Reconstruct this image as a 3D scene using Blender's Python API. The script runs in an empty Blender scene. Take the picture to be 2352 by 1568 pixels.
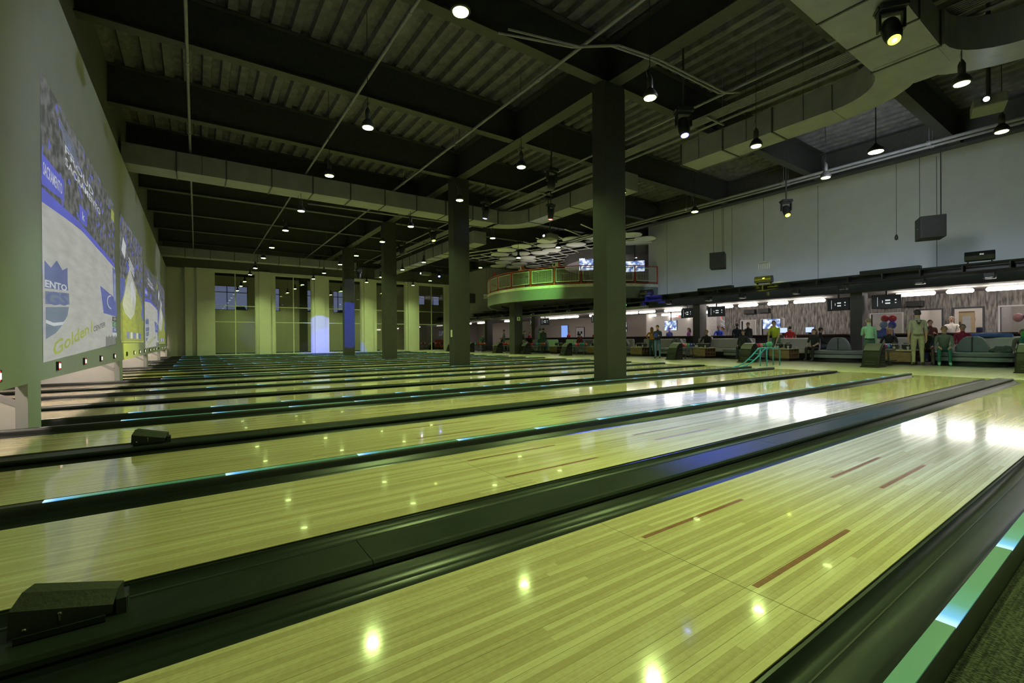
import bpy, bmesh, math, random
from mathutils import Vector, Matrix, Euler
random.seed(7)
PI = math.pi
scene = bpy.context.scene
COL = scene.collection

# ---------------------------------------------------------------- camera
YAW, PITCH, ROLL, CAM_H = math.radians(34.7), math.radians(-0.27), math.radians(0.45), 0.987
_F0 = Vector((math.sin(YAW), math.cos(YAW), 0)); _R0 = Vector((math.cos(YAW), -math.sin(YAW), 0)); _U0 = Vector((0, 0, 1))
_F = math.cos(PITCH)*_F0 + math.sin(PITCH)*_U0; _U = math.cos(PITCH)*_U0 - math.sin(PITCH)*_F0
_R = _R0*math.cos(ROLL) - _U*math.sin(ROLL); _U = _U*math.cos(ROLL) + _R0*math.sin(ROLL)
cam_data = bpy.data.cameras.new('camera'); cam = bpy.data.objects.new('camera', cam_data); COL.objects.link(cam)
cam_data.sensor_width = 36; cam_data.lens = 1047.0/2352*36; cam_data.clip_start = 0.05; cam_data.clip_end = 300
M3 = Matrix((( _R.x, _U.x, -_F.x), (_R.y, _U.y, -_F.y), (_R.z, _U.z, -_F.z)))
cam.matrix_world = Matrix.Translation((0, 0, CAM_H)) @ M3.to_4x4()
scene.camera = cam

# ---------------------------------------------------------------- world, exposure
world = bpy.data.worlds.new('dusk'); scene.world = world; world.use_nodes = True
wn = world.node_tree.nodes; wl = world.node_tree.links
bg = wn['Background']
_tc = wn.new('ShaderNodeTexCoord'); _sp = wn.new('ShaderNodeSeparateXYZ'); _cr = wn.new('ShaderNodeValToRGB')
wl.new(_tc.outputs['Generated'], _sp.inputs[0]); wl.new(_sp.outputs['Z'], _cr.inputs[0]); wl.new(_cr.outputs[0], bg.inputs['Color'])
_cr.color_ramp.elements[0].color = (0.30, 0.36, 0.55, 1); _cr.color_ramp.elements[1].color = (0.12, 0.19, 0.45, 1)
_cr.color_ramp.elements[1].position = 0.5
bg.inputs['Strength'].default_value = 0.9
vs = scene.view_settings
vs.view_transform = 'Standard'; vs.look = 'None'; vs.gamma = 1.0; vs.use_curve_mapping = False
vs.exposure = 0.0

PEND_COL = (0.70, 1.0, 0.31)      # yellow-green of the lane pendants
PEND_W = 780.0
TUBE_STR = 23.0

# ---------------------------------------------------------------- mesh helper
class MB:
    def __init__(self): self.v = []; self.f = []; self.m = []; self.cur = 0
    def _add(self, vs, fs):
        o = len(self.v); self.v += [tuple(p) for p in vs]
        for f in fs: self.f.append(tuple(i+o for i in f)); self.m.append(self.cur)
        return self
    def box(self, x0, x1, y0, y1, z0, z1):
        return self._add([(x0,y0,z0),(x1,y0,z0),(x1,y1,z0),(x0,y1,z0),(x0,y0,z1),(x1,y0,z1),(x1,y1,z1),(x0,y1,z1)],
            [(0,3,2,1),(4,5,6,7),(0,1,5,4),(1,2,6,5),(2,3,7,6),(3,0,4,7)])
    def obox(self, c, s, rot=(0,0,0)):
        M = Euler(rot).to_matrix(); c = Vector(c); a = [d/2 for d in s]
        P = [c + M @ Vector((sx*a[0], sy*a[1], sz*a[2])) for sx,sy,sz in
             [(-1,-1,-1),(1,-1,-1),(1,1,-1),(-1,1,-1),(-1,-1,1),(1,-1,1),(1,1,1),(-1,1,1)]]
        return self._add(P, [(0,3,2,1),(4,5,6,7),(0,1,5,4),(1,2,6,5),(2,3,7,6),(3,0,4,7)])
    def prism(self, prof, p0, p1, axis='x', caps=True, closed=True):
        """extrude a 2D profile along an axis; profile coords are the other two axes in order"""
        def mk(a, b, t): return {'x': (t,a,b), 'y': (a,t,b), 'z': (a,b,t)}[axis]
        n = len(prof); P = [mk(a,b,p0) for a,b in prof] + [mk(a,b,p1) for a,b in prof]
        F = [(i,(i+1)%n,n+(i+1)%n,n+i) for i in range(n if closed else n-1)]
        if caps and closed: F += [tuple(range(n-1,-1,-1)), tuple(range(n,2*n))]
        return self._add(P, F)
    def tube(self, path, r, n=6, caps=True):
        path = [Vector(p) for p in path]; k = len(path); rs = r if isinstance(r,(list,tuple)) else [r]*k
        V = []; ref = None
        for i,p in enumerate(path):
            d = (path[min(i+1,k-1)] - path[max(i-1,0)]).normalized()
            if ref is None:
                ref = Vector((0,0,1)) if abs(d.z) < .9 else Vector((1,0,0))
            a = d.cross(ref)
            if a.length < 1e-5: a = d.cross(Vector((0.3,1,0.2)))
            a.normalize(); b = a.cross(d).normalized(); ref = b
            for j in range(n):
                t = 2*PI*j/n; V.append(p + rs[i]*(math.cos(t)*a + math.sin(t)*b))
        F = [(i*n+j, i*n+(j+1)%n, (i+1)*n+(j+1)%n, (i+1)*n+j) for i in range(k-1) for j in range(n)]
        if caps: F += [tuple(range(n-1,-1,-1)), tuple(range((k-1)*n, k*n))]
        return self._add(V, F)
    def lathe(self, prof, c=(0,0,0), n=16, rot=None, caps=True):
        M = Euler(rot).to_matrix() if rot else Matrix.Identity(3); c = Vector(c)
        V = [c + M @ Vector((r*math.cos(2*PI*j/n), r*math.sin(2*PI*j/n), z)) for r,z in prof for j in range(n)]
        k = len(prof)
        F = [(i*n+j, i*n+(j+1)%n, (i+1)*n+(j+1)%n, (i+1)*n+j) for i in range(k-1) for j in range(n)]
        if caps: F += [tuple(range(n-1,-1,-1)), tuple(range((k-1)*n, k*n))]
        return self._add(V, F)
    def ball(self, c, r, n=12, m=8, s=(1,1,1)):
        prof = [(max(1e-4,math.sin(PI*i/m)), -math.cos(PI*i/m)) for i in range(m+1)]
        V = [(c[0]+r*s[0]*a*math.cos(2*PI*j/n), c[1]+r*s[1]*a*math.sin(2*PI*j/n), c[2]+r*s[2]*z) for a,z in prof for j in range(n)]
        F = [(i*n+j, i*n+(j+1)%n, (i+1)*n+(j+1)%n, (i+1)*n+j) for i in range(m) for j in range(n)]
        return self._add(V, F)
    def poly(self, pts): return self._add(pts, [tuple(range(len(pts)))])
    def slot(self, i): self.cur = i; return self
    def mesh(self, name, mats, smooth=False):
        me = bpy.data.meshes.new(name); me.from_pydata(self.v, [], self.f)
        for m in (mats if isinstance(mats,(list,tuple)) else [mats]): me.materials.append(m)
        if any(self.m): me.polygons.foreach_set('material_index', self.m)
        if smooth: me.polygons.foreach_set('use_smooth', [True]*len(self.f))
        me.update(); return me
    def build(self, name, mats, parent=None, smooth=False, bevel=0, autosmooth=None):
        o = bpy.data.objects.new(name, self.mesh(name, mats, smooth or autosmooth is not None)); COL.objects.link(o)
        if parent is not None: o.parent = parent
        if autosmooth is not None:
            bm = bmesh.new(); bm.from_mesh(o.data); bmesh.ops.recalc_face_normals(bm, faces=bm.faces)
            for e in bm.edges:
                e.smooth = len(e.link_faces) == 2 and e.calc_face_angle(9) < autosmooth
            bm.to_mesh(o.data); bm.free()
        if bevel:
            b = o.modifiers.new('bevel','BEVEL'); b.width = bevel; b.segments = 2; b.limit_method = 'ANGLE'
        return o

def tag(o, label, cat, group=None):
    o['label'] = label; o['category'] = cat
    if group: o['group'] = group
    return o
def thing(name, label, cat, loc=(0,0,0), rz=0, group=None):
    o = bpy.data.objects.new(name, None); COL.objects.link(o); o.location = loc; o.rotation_euler = (0,0,rz)
    o.empty_display_size = .2
    return tag(o, label, cat, group)
def struct(o): o['kind'] = 'structure'; return o
def copy_tree(o, parent=None):
    c = o.copy(); COL.objects.link(c); c.parent = parent
    for ch in o.children: copy_tree(ch, c)
    return c
def put(o, loc, rz=0, label=None, group=None):
    o.location = loc; o.rotation_euler = (0,0,rz)
    if label: o['label'] = label
    if group: o['group'] = group
    return o
def spot(name, loc, target, power, color, size=60, blend=.4, r=.05, parent=None):
    d = bpy.data.lights.new(name, 'SPOT'); d.energy = power; d.color = color; d.spot_size = math.radians(size); d.spot_blend = blend; d.shadow_soft_size = r
    o = bpy.data.objects.new(name, d); COL.objects.link(o); o.location = loc
    o.rotation_euler = (Vector(target)-Vector(loc)).to_track_quat('-Z','Y').to_euler()
    if parent: o.parent = parent
    return o
def area(name, loc, rot, sx, sy, power, color):
    d = bpy.data.lights.new(name, 'AREA'); d.shape = 'RECTANGLE'; d.size = sx; d.size_y = sy; d.energy = power; d.color = color
    o = bpy.data.objects.new(name, d); COL.objects.link(o); o.location = loc; o.rotation_euler = rot; return o

# ---------------------------------------------------------------- materials
MATS = {}
def mat(name, col, rough=.5, metal=0, var=.12, scale=6, bump=0, emit=None, strength=0, spec=.5, stretch=(1,1,1), alpha=None, coat=0):
    if name in MATS: return MATS[name]
    m = bpy.data.materials.new(name); m.use_nodes = True; nt = m.node_tree; N = nt.nodes; L = nt.links
    b = N['Principled BSDF']; MATS[name] = m
    b.inputs['Roughness'].default_value = rough; b.inputs['Metallic'].default_value = metal
    b.inputs['Specular IOR Level'].default_value = spec; b.inputs['Coat Weight'].default_value = coat
    tc = N.new('ShaderNodeTexCoord'); mp = N.new('ShaderNodeMapping'); mp.inputs['Scale'].default_value = stretch
    nz = N.new('ShaderNodeTexNoise'); nz.inputs['Scale'].default_value = scale; nz.inputs['Detail'].default_value = 4
    L.new(tc.outputs['Object'], mp.inputs[0]); L.new(mp.outputs[0], nz.inputs['Vector'])
    r = N.new('ShaderNodeValToRGB'); c = col
    r.color_ramp.elements[0].color = (c[0]*(1-var), c[1]*(1-var), c[2]*(1-var), 1); r.color_ramp.elements[0].position = .3
    r.color_ramp.elements[1].color = (min(1,c[0]*(1+var)), min(1,c[1]*(1+var)), min(1,c[2]*(1+var)), 1); r.color_ramp.elements[1].position = .7
    L.new(nz.outputs['Fac'], r.inputs[0]); L.new(r.outputs[0], b.inputs['Base Color'])
    if bump:
        bp = N.new('ShaderNodeBump'); bp.inputs['Strength'].default_value = bump; bp.inputs['Distance'].default_value = .02
        L.new(nz.outputs['Fac'], bp.inputs['Height']); L.new(bp.outputs[0], b.inputs['Normal'])
    if emit:
        b.inputs['Emission Color'].default_value = (*emit, 1); b.inputs['Emission Strength'].default_value = strength
    if alpha is not None: b.inputs['Alpha'].default_value = alpha
    return m

def lane_mat(name, base, dark, rough, seg=1.1):
    """synthetic maple: boards 27 mm wide along x, each cut in lengths of its own tone"""
    m = bpy.data.materials.new(name); m.use_nodes = True; nt = m.node_tree; N = nt.nodes; L = nt.links; b = N['Principled BSDF']
    g = N.new('ShaderNodeNewGeometry'); s = N.new('ShaderNodeSeparateXYZ'); L.new(g.outputs['Position'], s.inputs[0])
    def mth(op, a, bb=None):
        n = N.new('ShaderNodeMath'); n.operation = op
        for i,x in enumerate((a,bb)):
            if x is None: continue
            if isinstance(x,(int,float)): n.inputs[i].default_value = x
            else: L.new(x, n.inputs[i])
        return n.outputs[0]
    LY = N.new('ShaderNodeAttribute'); LY.attribute_type = 'OBJECT'; LY.attribute_name = 'lane_edge'
    yb = mth('DIVIDE', mth("SUBTRACT", s.outputs["Y"], LY.outputs["Fac"]), 0.02703); bi = mth('FLOOR', yb)
    w1 = N.new('ShaderNodeTexWhiteNoise'); w1.noise_dimensions = '1D'; L.new(mth('ADD', bi, mth('MULTIPLY', LY.outputs['Fac'], 57.0)), w1.inputs['W'])
    xs = mth('ADD', mth('DIVIDE', s.outputs['X'], seg), mth('MULTIPLY', w1.outputs['Value'], 17.0)); si = mth('FLOOR', xs)
    cb = N.new('ShaderNodeCombineXYZ'); L.new(mth('ADD', bi, mth('MULTIPLY', LY.outputs['Fac'], 57.0)), cb.inputs[0]); L.new(si, cb.inputs[1])
    w2 = N.new('ShaderNodeTexWhiteNoise'); w2.noise_dimensions = '2D'; L.new(cb.outputs[0], w2.inputs['Vector'])
    cb2 = N.new('ShaderNodeCombineXYZ'); L.new(mth('MULTIPLY', s.outputs['X'], 2.2), cb2.inputs[0]); L.new(mth('MULTIPLY', s.outputs['Y'], 60), cb2.inputs[1]); L.new(w2.outputs['Value'], cb2.inputs[2])
    nz = N.new('ShaderNodeTexNoise'); nz.inputs['Scale'].default_value = 1.6; nz.inputs['Detail'].default_value = 6; L.new(cb2.outputs[0], nz.inputs['Vector'])
    cb3 = N.new('ShaderNodeCombineXYZ'); L.new(mth('MULTIPLY', s.outputs['X'], 26), cb3.inputs[0]); L.new(mth('MULTIPLY', s.outputs['Y'], 18), cb3.inputs[1])
    nf = N.new('ShaderNodeTexNoise'); nf.inputs['Scale'].default_value = 2.2; nf.inputs['Detail'].default_value = 3; L.new(cb3.outputs[0], nf.inputs['Vector'])
    fac = mth('ADD', mth('ADD', mth('MULTIPLY', w2.outputs['Value'], .36), mth('MULTIPLY', nz.outputs['Fac'], .44)), mth('MULTIPLY', nf.outputs['Fac'], .24))
    r = N.new('ShaderNodeValToRGB'); r.color_ramp.elements[0].position = .34; r.color_ramp.elements[1].position = .72
    r.color_ramp.elements[0].color = (*dark,1); r.color_ramp.elements[1].color = (*base,1); L.new(fac, r.inputs[0])
    # dark line where two boards meet (drawn stronger on every fifth joint)
    fr = mth('FRACT', yb); edge = mth('LESS_THAN', fr, .05); e5 = mth('LESS_THAN', mth('FRACT', mth('MULTIPLY', bi, .21)), .2)
    ln = mth('MULTIPLY', edge, mth('ADD', .18, mth('MULTIPLY', e5, .5)))
    mx = N.new('ShaderNodeMix'); mx.data_type = 'RGBA'; L.new(ln, mx.inputs[0]); L.new(r.outputs[0], mx.inputs[6]); mx.inputs[7].default_value = (.07,.05,.03,1)
    L.new(mx.outputs[2], b.inputs['Base Color']); b.inputs['Roughness'].default_value = rough
    b.inputs['Specular IOR Level'].default_value = .5; b.inputs['Coat Weight'].default_value = .3; b.inputs['Coat Roughness'].default_value = .02
    MATS[name] = m; return m

def emat(name, col, strength):
    if name in MATS: return MATS[name]
    m = bpy.data.materials.new(name); m.use_nodes = True; N = m.node_tree.nodes; b = N['Principled BSDF']
    b.inputs['Base Color'].default_value = (*[min(1,c*.8) for c in col],1); b.inputs['Emission Color'].default_value = (*col,1); b.inputs['Emission Strength'].default_value = strength
    b.inputs['Roughness'].default_value = .4; MATS[name] = m; return m

LANE = lane_mat('lane_maple', (.655,.54,.365), (.45,.345,.212), .10, 2.6)
APPR = lane_mat('approach_maple', (.66,.60,.47), (.54,.48,.37), .25, 1.6)
BLACK = mat('black_plastic', (.022,.024,.026), .32, var=.2, scale=14)
GUT = mat('gutter_plastic', (.014,.018,.017), .3, var=.35, scale=3, bump=.08, stretch=(.6,9,9), spec=.3)
CAP = mat('cap_plastic', (.017,.021,.019), .38, var=.15, scale=9, bump=.04, spec=.08)
RAIL = mat('rail_black', (.03,.032,.034), .35, scale=20)
BROWN = mat('marker_brown', (.24,.085,.04), .3, var=.2, scale=30, coat=.5)
WALL = mat('painted_grey_wall', (.40,.40,.41), .75, var=.03, scale=2, bump=.02)
WALLR = mat('painted_upper_wall', (.46,.46,.46), .75, var=.03, scale=2, bump=.02)
PARTN = mat('partition_white', (.72,.70,.66), .6, var=.03)
ENDW = mat('end_wall_cream', (.56,.55,.50), .7, var=.03, scale=3, bump=.02)
DARKW = mat('dark_upper_wall', (.075,.074,.07), .8, var=.15)
DECK = mat('sprayed_steel_deck', (.105,.10,.115), .9, var=.35, scale=5, bump=.8)  # cool tint in the colour counters yellow-green bounce light
STEEL = mat('dark_painted_steel', (.032,.032,.031), .6, var=.2, scale=9)
PIPE = mat('grey_painted_pipe', (.19,.185,.21), .55, var=.15)
DUCT = mat('grey_painted_duct', (.225,.22,.25), .55, var=.1, scale=3)  # grey cooled in colour to offset the lanes' yellow-green bounce
FLANGE = mat('duct_flange', (.05,.05,.05), .6)
COLM = mat('charcoal_column', (.03,.03,.03), .6, var=.12, scale=4, bump=.02)
CONC = mat('dark_floor', (.05,.05,.055), .8, var=.25)
CHROME = mat('bright_metal', (.6,.6,.58), .25, metal=1, var=.1)
WHITE = mat('white_plastic', (.75,.74,.7), .45, var=.04)

def carpet_mat():
    m = bpy.data.materials.new('striped_carpet'); m.use_nodes = True; N = m.node_tree.nodes; L = m.node_tree.links; b = N['Principled BSDF']; b.inputs['Roughness'].default_value = .95
    g = N.new('ShaderNodeNewGeometry'); mp = N.new('ShaderNodeMapping'); mp.inputs['Scale'].default_value = (210, 95, 1); L.new(g.outputs['Position'], mp.inputs[0])
    br = N.new('ShaderNodeTexVoronoi'); br.inputs['Scale'].default_value = 1; L.new(mp.outputs[0], br.inputs['Vector'])
    mp2 = N.new('ShaderNodeMapping'); mp2.inputs['Scale'].default_value = (2, 110, 1); L.new(g.outputs['Position'], mp2.inputs[0])
    n2 = N.new('ShaderNodeTexNoise'); n2.inputs['Scale'].default_value = 1; n2.inputs['Detail'].default_value = 2; L.new(mp2.outputs[0], n2.inputs['Vector'])
    mu = N.new('ShaderNodeMath'); mu.operation = 'MULTIPLY'; L.new(br.outputs['Distance'], mu.inputs[0]); L.new(n2.outputs['Fac'], mu.inputs[1])
    r = N.new('ShaderNodeValToRGB'); r.color_ramp.elements[0].position = .16; r.color_ramp.elements[0].color = (.007,.008,.007,1); r.color_ramp.elements[1].position = .36; r.color_ramp.elements[1].color = (.075,.08,.06,1)
    L.new(mu.outputs[0], r.inputs[0]); L.new(r.outputs[0], b.inputs['Base Color'])
    bp = N.new('ShaderNodeBump'); bp.inputs['Strength'].default_value = .8; bp.inputs['Distance'].default_value = .01; L.new(br.outputs['Distance'], bp.inputs['Height']); L.new(bp.outputs[0], b.inputs['Normal'])
    MATS['striped_carpet'] = m; return m
CARPET = carpet_mat()

def led_mat():
    """edge-lit acrylic strip: a diode every 0.914 m, its light dying away along the strip"""
    m = bpy.data.materials.new('edge_lit_acrylic'); m.use_nodes = True; N = m.node_tree.nodes; L = m.node_tree.links; b = N['Principled BSDF']
    g = N.new('ShaderNodeNewGeometry'); s = N.new('ShaderNodeSeparateXYZ'); L.new(g.outputs['Position'], s.inputs[0])
    a = N.new('ShaderNodeMath'); a.operation = 'SUBTRACT'; L.new(s.outputs['X'], a.inputs[0]); a.inputs[1].default_value = .16
    d = N.new('ShaderNodeMath'); d.operation = 'DIVIDE'; L.new(a.outputs[0], d.inputs[0]); d.inputs[1].default_value = .914
    f = N.new('ShaderNodeMath'); f.operation = 'FRACT'; L.new(d.outputs[0], f.inputs[0])
    r = N.new('ShaderNodeValToRGB'); E = r.color_ramp.elements
    E[0].position = 0; E[0].color = (.55,.85,1,1); E[1].position = 1; E[1].color = (.012,.06,.032,1)
    for p,c in ((.07,(.10,.38,.75,1)),(.2,(.03,.16,.13,1)),(.45,(.015,.085,.045,1))):
        e = E.new(p); e.color = c
    L.new(f.outputs[0], r.inputs[0]); L.new(r.outputs[0], b.inputs['Emission Color']); b.inputs['Emission Strength'].default_value = 1.15
    b.inputs['Base Color'].default_value = (.16,.24,.2,1); b.inputs['Roughness'].default_value = .12
    MATS['edge_lit_acrylic'] = m; return m
LED = led_mat()

# ================================================================= structure
P = 7.45; NG = 5
XF = 15.0            # foul line
XL = -3.6            # pit end of the lanes
YE = 37.25           # end wall face
XM = -1.56           # masking wall face
XR = 22.3            # upper wall over the seating
BEAMZ = 6.9
LANES = [(0.685,1.74),(2.46,3.515),(4.05,5.105),(5.825,6.88)]     # y edges in one group of four

struct(MB().box(-4.2, 42, -8.2, 49, -.4, -.13).build('floor', CONC))
# approach and concourse
struct(MB().box(XF, 20.2, -8, 48.6, -.13, 0).build('floor_approach', APPR))
struct(MB().box(20.2, 42, -8, 48.6, -.13, -.005).build('floor_concourse', mat('concourse_carpet', (.06,.058,.06), .9, var=.5, scale=9)))
# carpet strips between the groups of lanes
for k in range(-1, NG+1):
    y0, y1 = 7.185 + P*k, 7.83 + P*k
    struct(MB().box(XL, XF, y0, y1, -.13, -.035).build('floor_carpet_strip', CARPET))
# ---------------------------------------------------------------- lanes
def gutter_prof(y0, side):
    """channel 0.235 wide starting at lane edge y0 and going out to side (+1 / -1)"""
    top = [(0,-.008),(.012,-.010),(.022,-.030),(.045,-.048),(.085,-.060),(.14,-.064),(.18,-.056),(.21,-.036),(.225,-.014),(.235,-.006)]
    return [(y0+side*a, z) for a,z in top] + [(y0+side*.235,-.085),(y0,-.085)]
BOARD_W = 1.0545/39
def add_marker(parent, x0, x1, y):
    MB().box(x0, x1, y-.0125, y+.0125, -.001, .0008).build('range_marker', BROWN, parent)
seam = mat('black_seam', (.006,.006,.006), .5)
def make_lane(y0, y1, boards=False, gut_share=None):
    t = thing('bowling_lane', 'glossy pale maple bowling lane with brown range markers between black gutters', 'bowling lane', (0,0,0), 0, 'bowling lanes side by side')
    if boards:
        MB().box(XL, XF, y0, y1, -.1, -.004).build('lane_bed', seam, t)
        b0 = None
        for i in range(39):
            if b0 is None:
                b0 = MB().box(XL, XF, .0002, BOARD_W-.0002, -.03, 0).build('lane_board', LANE, t); b = b0
            else:
                b = bpy.data.objects.new('lane_board', b0.data); COL.objects.link(b); b.parent = t
            b.location = (0, y0+i*BOARD_W, 0); b['lane_edge'] = y0
        for x in (1.77, 8.2, -3.0):
            MB().box(x-.0015, x+.0015, y0+.001, y1-.001, -.001, .0004).build('panel_joint', mat('joint_brown', (.10,.075,.04), .4), t)
    else:
        b = MB().box(XL, XF, y0, y1, -.1, 0).build('lane_surface', LANE, t); b['lane_edge'] = y0
    for d in (-.275,.275): add_marker(t, 1.81, 2.73, (y0+y1)/2+d)
    for d in (-.14,.14): add_marker(t, 3.66, 4.58, (y0+y1)/2+d)
    for s, yy in ((-1,y0),(1,y1)):
        g = MB().prism(gutter_prof(yy, s), XL, XF-.05).build('gutter', GUT, t, autosmooth=.9)
        MB().box(XL, XF-.05, yy+s*.066-.003, yy+s*.066+.003, -.0575, -.0535).build('gutter_seam', seam, g)
    return t
def wide_cap(yc):
    """broad cap over the ball-return track: sections with bead edges and a rounded nose at the foul line"""
    t = thing('division_cap', 'broad charcoal cap over the ball track between two lanes', 'lane divider', (0,yc,0), 0, 'broad caps between paired lanes')
    h = .142
    prof = [(-h+.03,-.09),(-h+.03,-.006),(-h+.008,-.004),(-h,.006),(-h+.002,.022),(-h+.014,.034),(-h+.03,.036),(-h+.036,.031),(h-.036,.031),(h-.03,.036),(h-.014,.034),(h-.002,.022),(h,.006),(h-.008,-.004),(h-.03,-.006),(h-.03,-.09)]
    xs = [XL, -1.9, 0.62, 4.28, 7.94, 11.6, 14.75]
    for a,b in zip(xs[:-1], xs[1:]):
        MB().prism(prof, a+.0015, b-.0015).build('cap_section', CAP, t, autosmooth=.6)
    V = MB()
    for i in range(6):
        a0, a1 = i/6, (i+1)/6
        w0, w1 = math.cos(a0*PI/2*.75), math.cos(a1*PI/2*.75)
        P0 = [(y*w0, z*(1-.55*a0*a0) if z > 0 else z) for y,z in prof]; P1 = [(y*w1, z*(1-.55*a1*a1) if z > 0 else z) for y,z in prof]
        n = len(prof); x0, x1 = 14.75+.24*a0, 14.75+.24*a1
        V._add([(x0,a,b) for a,b in P0]+[(x1,a,b) for a,b in P1], [(j,(j+1)%n,n+(j+1)%n,n+j) for j in range(n)] + ([tuple(range(n,2*n))] if i == 5 else []))
    V.build('nose', CAP, t, autosmooth=.6)
    return t
def narrow_rail(yc, label, group, h=.034):
    t = thing('lane_rail', label, 'lane divider', (0,yc,0), 0, group)
    prof = [(-h,-.09),(-h,.02),(-h+.004,.045),(-h+.010,.052),(h-.010,.052),(h-.004,.045),(h,.02),(h,-.09)]
    MB().prism(prof, XL, XF-.1).build('rail_body', RAIL, t, autosmooth=.7)
    MB().box(-.75, XF-.2, -h+.009, h-.009, .050, .0555).build('led_strip', LED, t)
    MB().prism([(y*.8, z*.8 if z > 0 else z) for y,z in prof], XF-.1, XF+.02).build('rail_nose', RAIL, t)
    return t
ORD = ['first','second','third','fourth','fifth','sixth']
def where(k, i):
    """which lane, told by the columns counted towards the end wall and by the end wall itself"""
    if k == 0: return '%s lane from the first column, away from the end wall' % ORD[3-i]
    if i < 2: return '%s lane on the end-wall side of the %s column' % (ORD[i], ORD[k-1])
    if k == 4: return '%s lane from the glazed end wall' % ORD[3-i]
    return '%s lane on the far-from-end-wall side of the %s column' % (ORD[3-i], ORD[k])
def zone(k): return 'short of the first column' if k == 0 else ('by the glazed end wall' if k == 4 else 'between the %s and %s columns' % (ORD[k-1], ORD[k]))
for k in range(NG+1):
    o = P*k + (.35 if k == 5 else 0); made = []
    for i,(a,b) in enumerate(LANES):
        l = make_lane(a+o, b+o, boards=(k == 0 and i < 2))
        l['label'] = 'glossy maple bowling lane, '+where(k,i) if k < 5 else 'glossy maple bowling lane in the room beyond the tall windows'
    caps = (wide_cap(2.10+o), wide_cap(5.465+o))
    r1 = narrow_rail(3.7825+o, 'slim glowing rail dividing the lane pairs '+zone(k), 'lit rails between the lane pairs')
    r2 = narrow_rail(.416+o, ('slim glowing rail on the end-wall edge of the %s column carpet strip' % ORD[k-1]) if 0 < k < 5 else 'slim glowing rail beside the striped carpet near the boarded lanes', 'lit rails along the carpet strips')
    r3 = narrow_rail(7.149+o, ('slim glowing rail on the %s column carpet strip, away from the end wall' % ORD[k]) if k < 4 else 'slim glowing rail at the foot of the end wall', 'lit rails along the carpet strips')
    for c,pair in zip(caps, ('towards the first-counted lanes','towards the next carpet strip')):
        c['label'] = 'broad charcoal cap %s, the one %s the end wall' % (zone(k), 'farther from' if c is caps[0] else 'nearer')
    if k == 5:
        for x,w in ((caps[0],'broad charcoal ball-track cap'),(caps[1],'broad charcoal ball-track cap'),(r1,'slim glowing rail'),(r2,'slim glowing rail'),(r3,'slim glowing rail')):
            x['label'] = w+' in the room beyond the tall windows'; x['group'] = w+'s beyond the tall windows'

# ball-path sensor boxes clamped on two of the caps
def sensor_box(loc, label):
    """sheet-metal hood, taller towards the pins, on a clamped rail"""
    t = thing('lane_sensor', label, 'sensor', loc, 0)
    L = [(-.135,0,.004),(-.130,.0,.095),(-.106,.032,.136),(-.086,.078,.140),(-.090,.112,.004)]; Rr = [(.120,0,.006),(.122,0,.036),(.132,.032,.076),(.144,.078,.080),(.140,.112,.004)]
    n = 5; h = MB()._add(L+Rr, [(i,(i+1)%n,n+(i+1)%n,n+i) for i in range(n)]+[tuple(range(n-1,-1,-1)), tuple(range(n,2*n))]).build('hood', mat('black_powder_coat', (.022,.022,.018), .5, bump=.1, scale=60), t)
    MB().box(-.115,.105,-.030,-.024,-.006,.018).build('rail_lip', CAP, t); MB().box(-.115,.105,-.030,0,-.006,-.001).build('rail_plate', CAP, t)
    for x,z in ((-.095,.026),(-.012,.052)):
        MB().lathe([(.006,0),(.006,.003),(.003,.005)], (x,-.001,z), 10, (PI/2,0,0)).build('bolt', CHROME, h)
    MB().box(-.0145,-.0095,-.003,-.0005,.018,.052).build('slot', CHROME, h)
    MB().box(.13,.158,.0,.09,-.004,.05).build('end_frame', BLACK, t); MB().box(.158,.161,.02,.04,.0,.045).build('end_strip', CHROME, t)
    return t
sensor_box((-.37,2.105,.036), 'black sensor hood on the broad cap between the two lanes of separate boards')
sensor_box((-.37,5.455,.036), 'black sensor hood on the next broad cap, two lanes further from the boarded lanes')

# ---------------------------------------------------------------- masking wall over the pins
def wall_masking():
    m = MB().box(XM-.1, XM, -8, YE, .53, 5.84)
    for k in range(-1, NG):
        m.box(XM-.1, XM, 7.3+P*k, 7.82+P*k, -.035, .53)
    return struct(m.build('wall_left', WALL))
wall_masking()
struct(MB().box(-4.2,-1.75,-8.2,48.8,5.6,8.3).build('wall_left_upper', DARKW))
struct(MB().box(-4.4,-4.2,-8.2,48.8,-.2,5.6).build('wall_left_back', DARKW))
struct(MB().box(-4.2,XM-.1,-8,YE,5.5,5.6).build('wall_left_soffit', DARKW))
for k in range(NG):
    y = 7.36+P*k
    t = thing('pit_partition', 'pale sloping panel standing behind the foot of the screen wall', 'partition', (0,y,0), 0, 'sloping panels in the pin openings')
    MB().prism([(-3.9,-.03),(XM-.1,-.03),(XM-.1,.27),(-3.0,1.1),(-3.9,1.1)], 0, .05, 'y').build('panel', PARTN, t)
    MB().prism([(XM-.1,.27),(XM-.1,.33),(-2.98,1.16),(-3.9,1.16),(-3.9,1.1),(-3.0,1.1)], -.02, .07, 'y').build('edge_trim', WALL, t)
# strip lights in the pits
for k in range(NG):
    t = thing('pit_light', 'white strip light hidden behind the screen wall over the pins', 'light', (-2.2,3.8+P*k,1.5), 0, 'strip lights over the pin decks')
    MB().box(-.1,.1,-3,3,0,.06).build('housing', WHITE, t)
    for s_ in (-2.5,2.5): MB().tube([(0,s_,.06),(0,s_,3.99)], .01, 5).build('stem', WHITE, t)
    MB().box(-.06,.06,-2.9,2.9,-.03,0).build('tube', emat('pit_tube', (1,.86,.7), 34 if k == 0 else 1.2), t)

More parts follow.
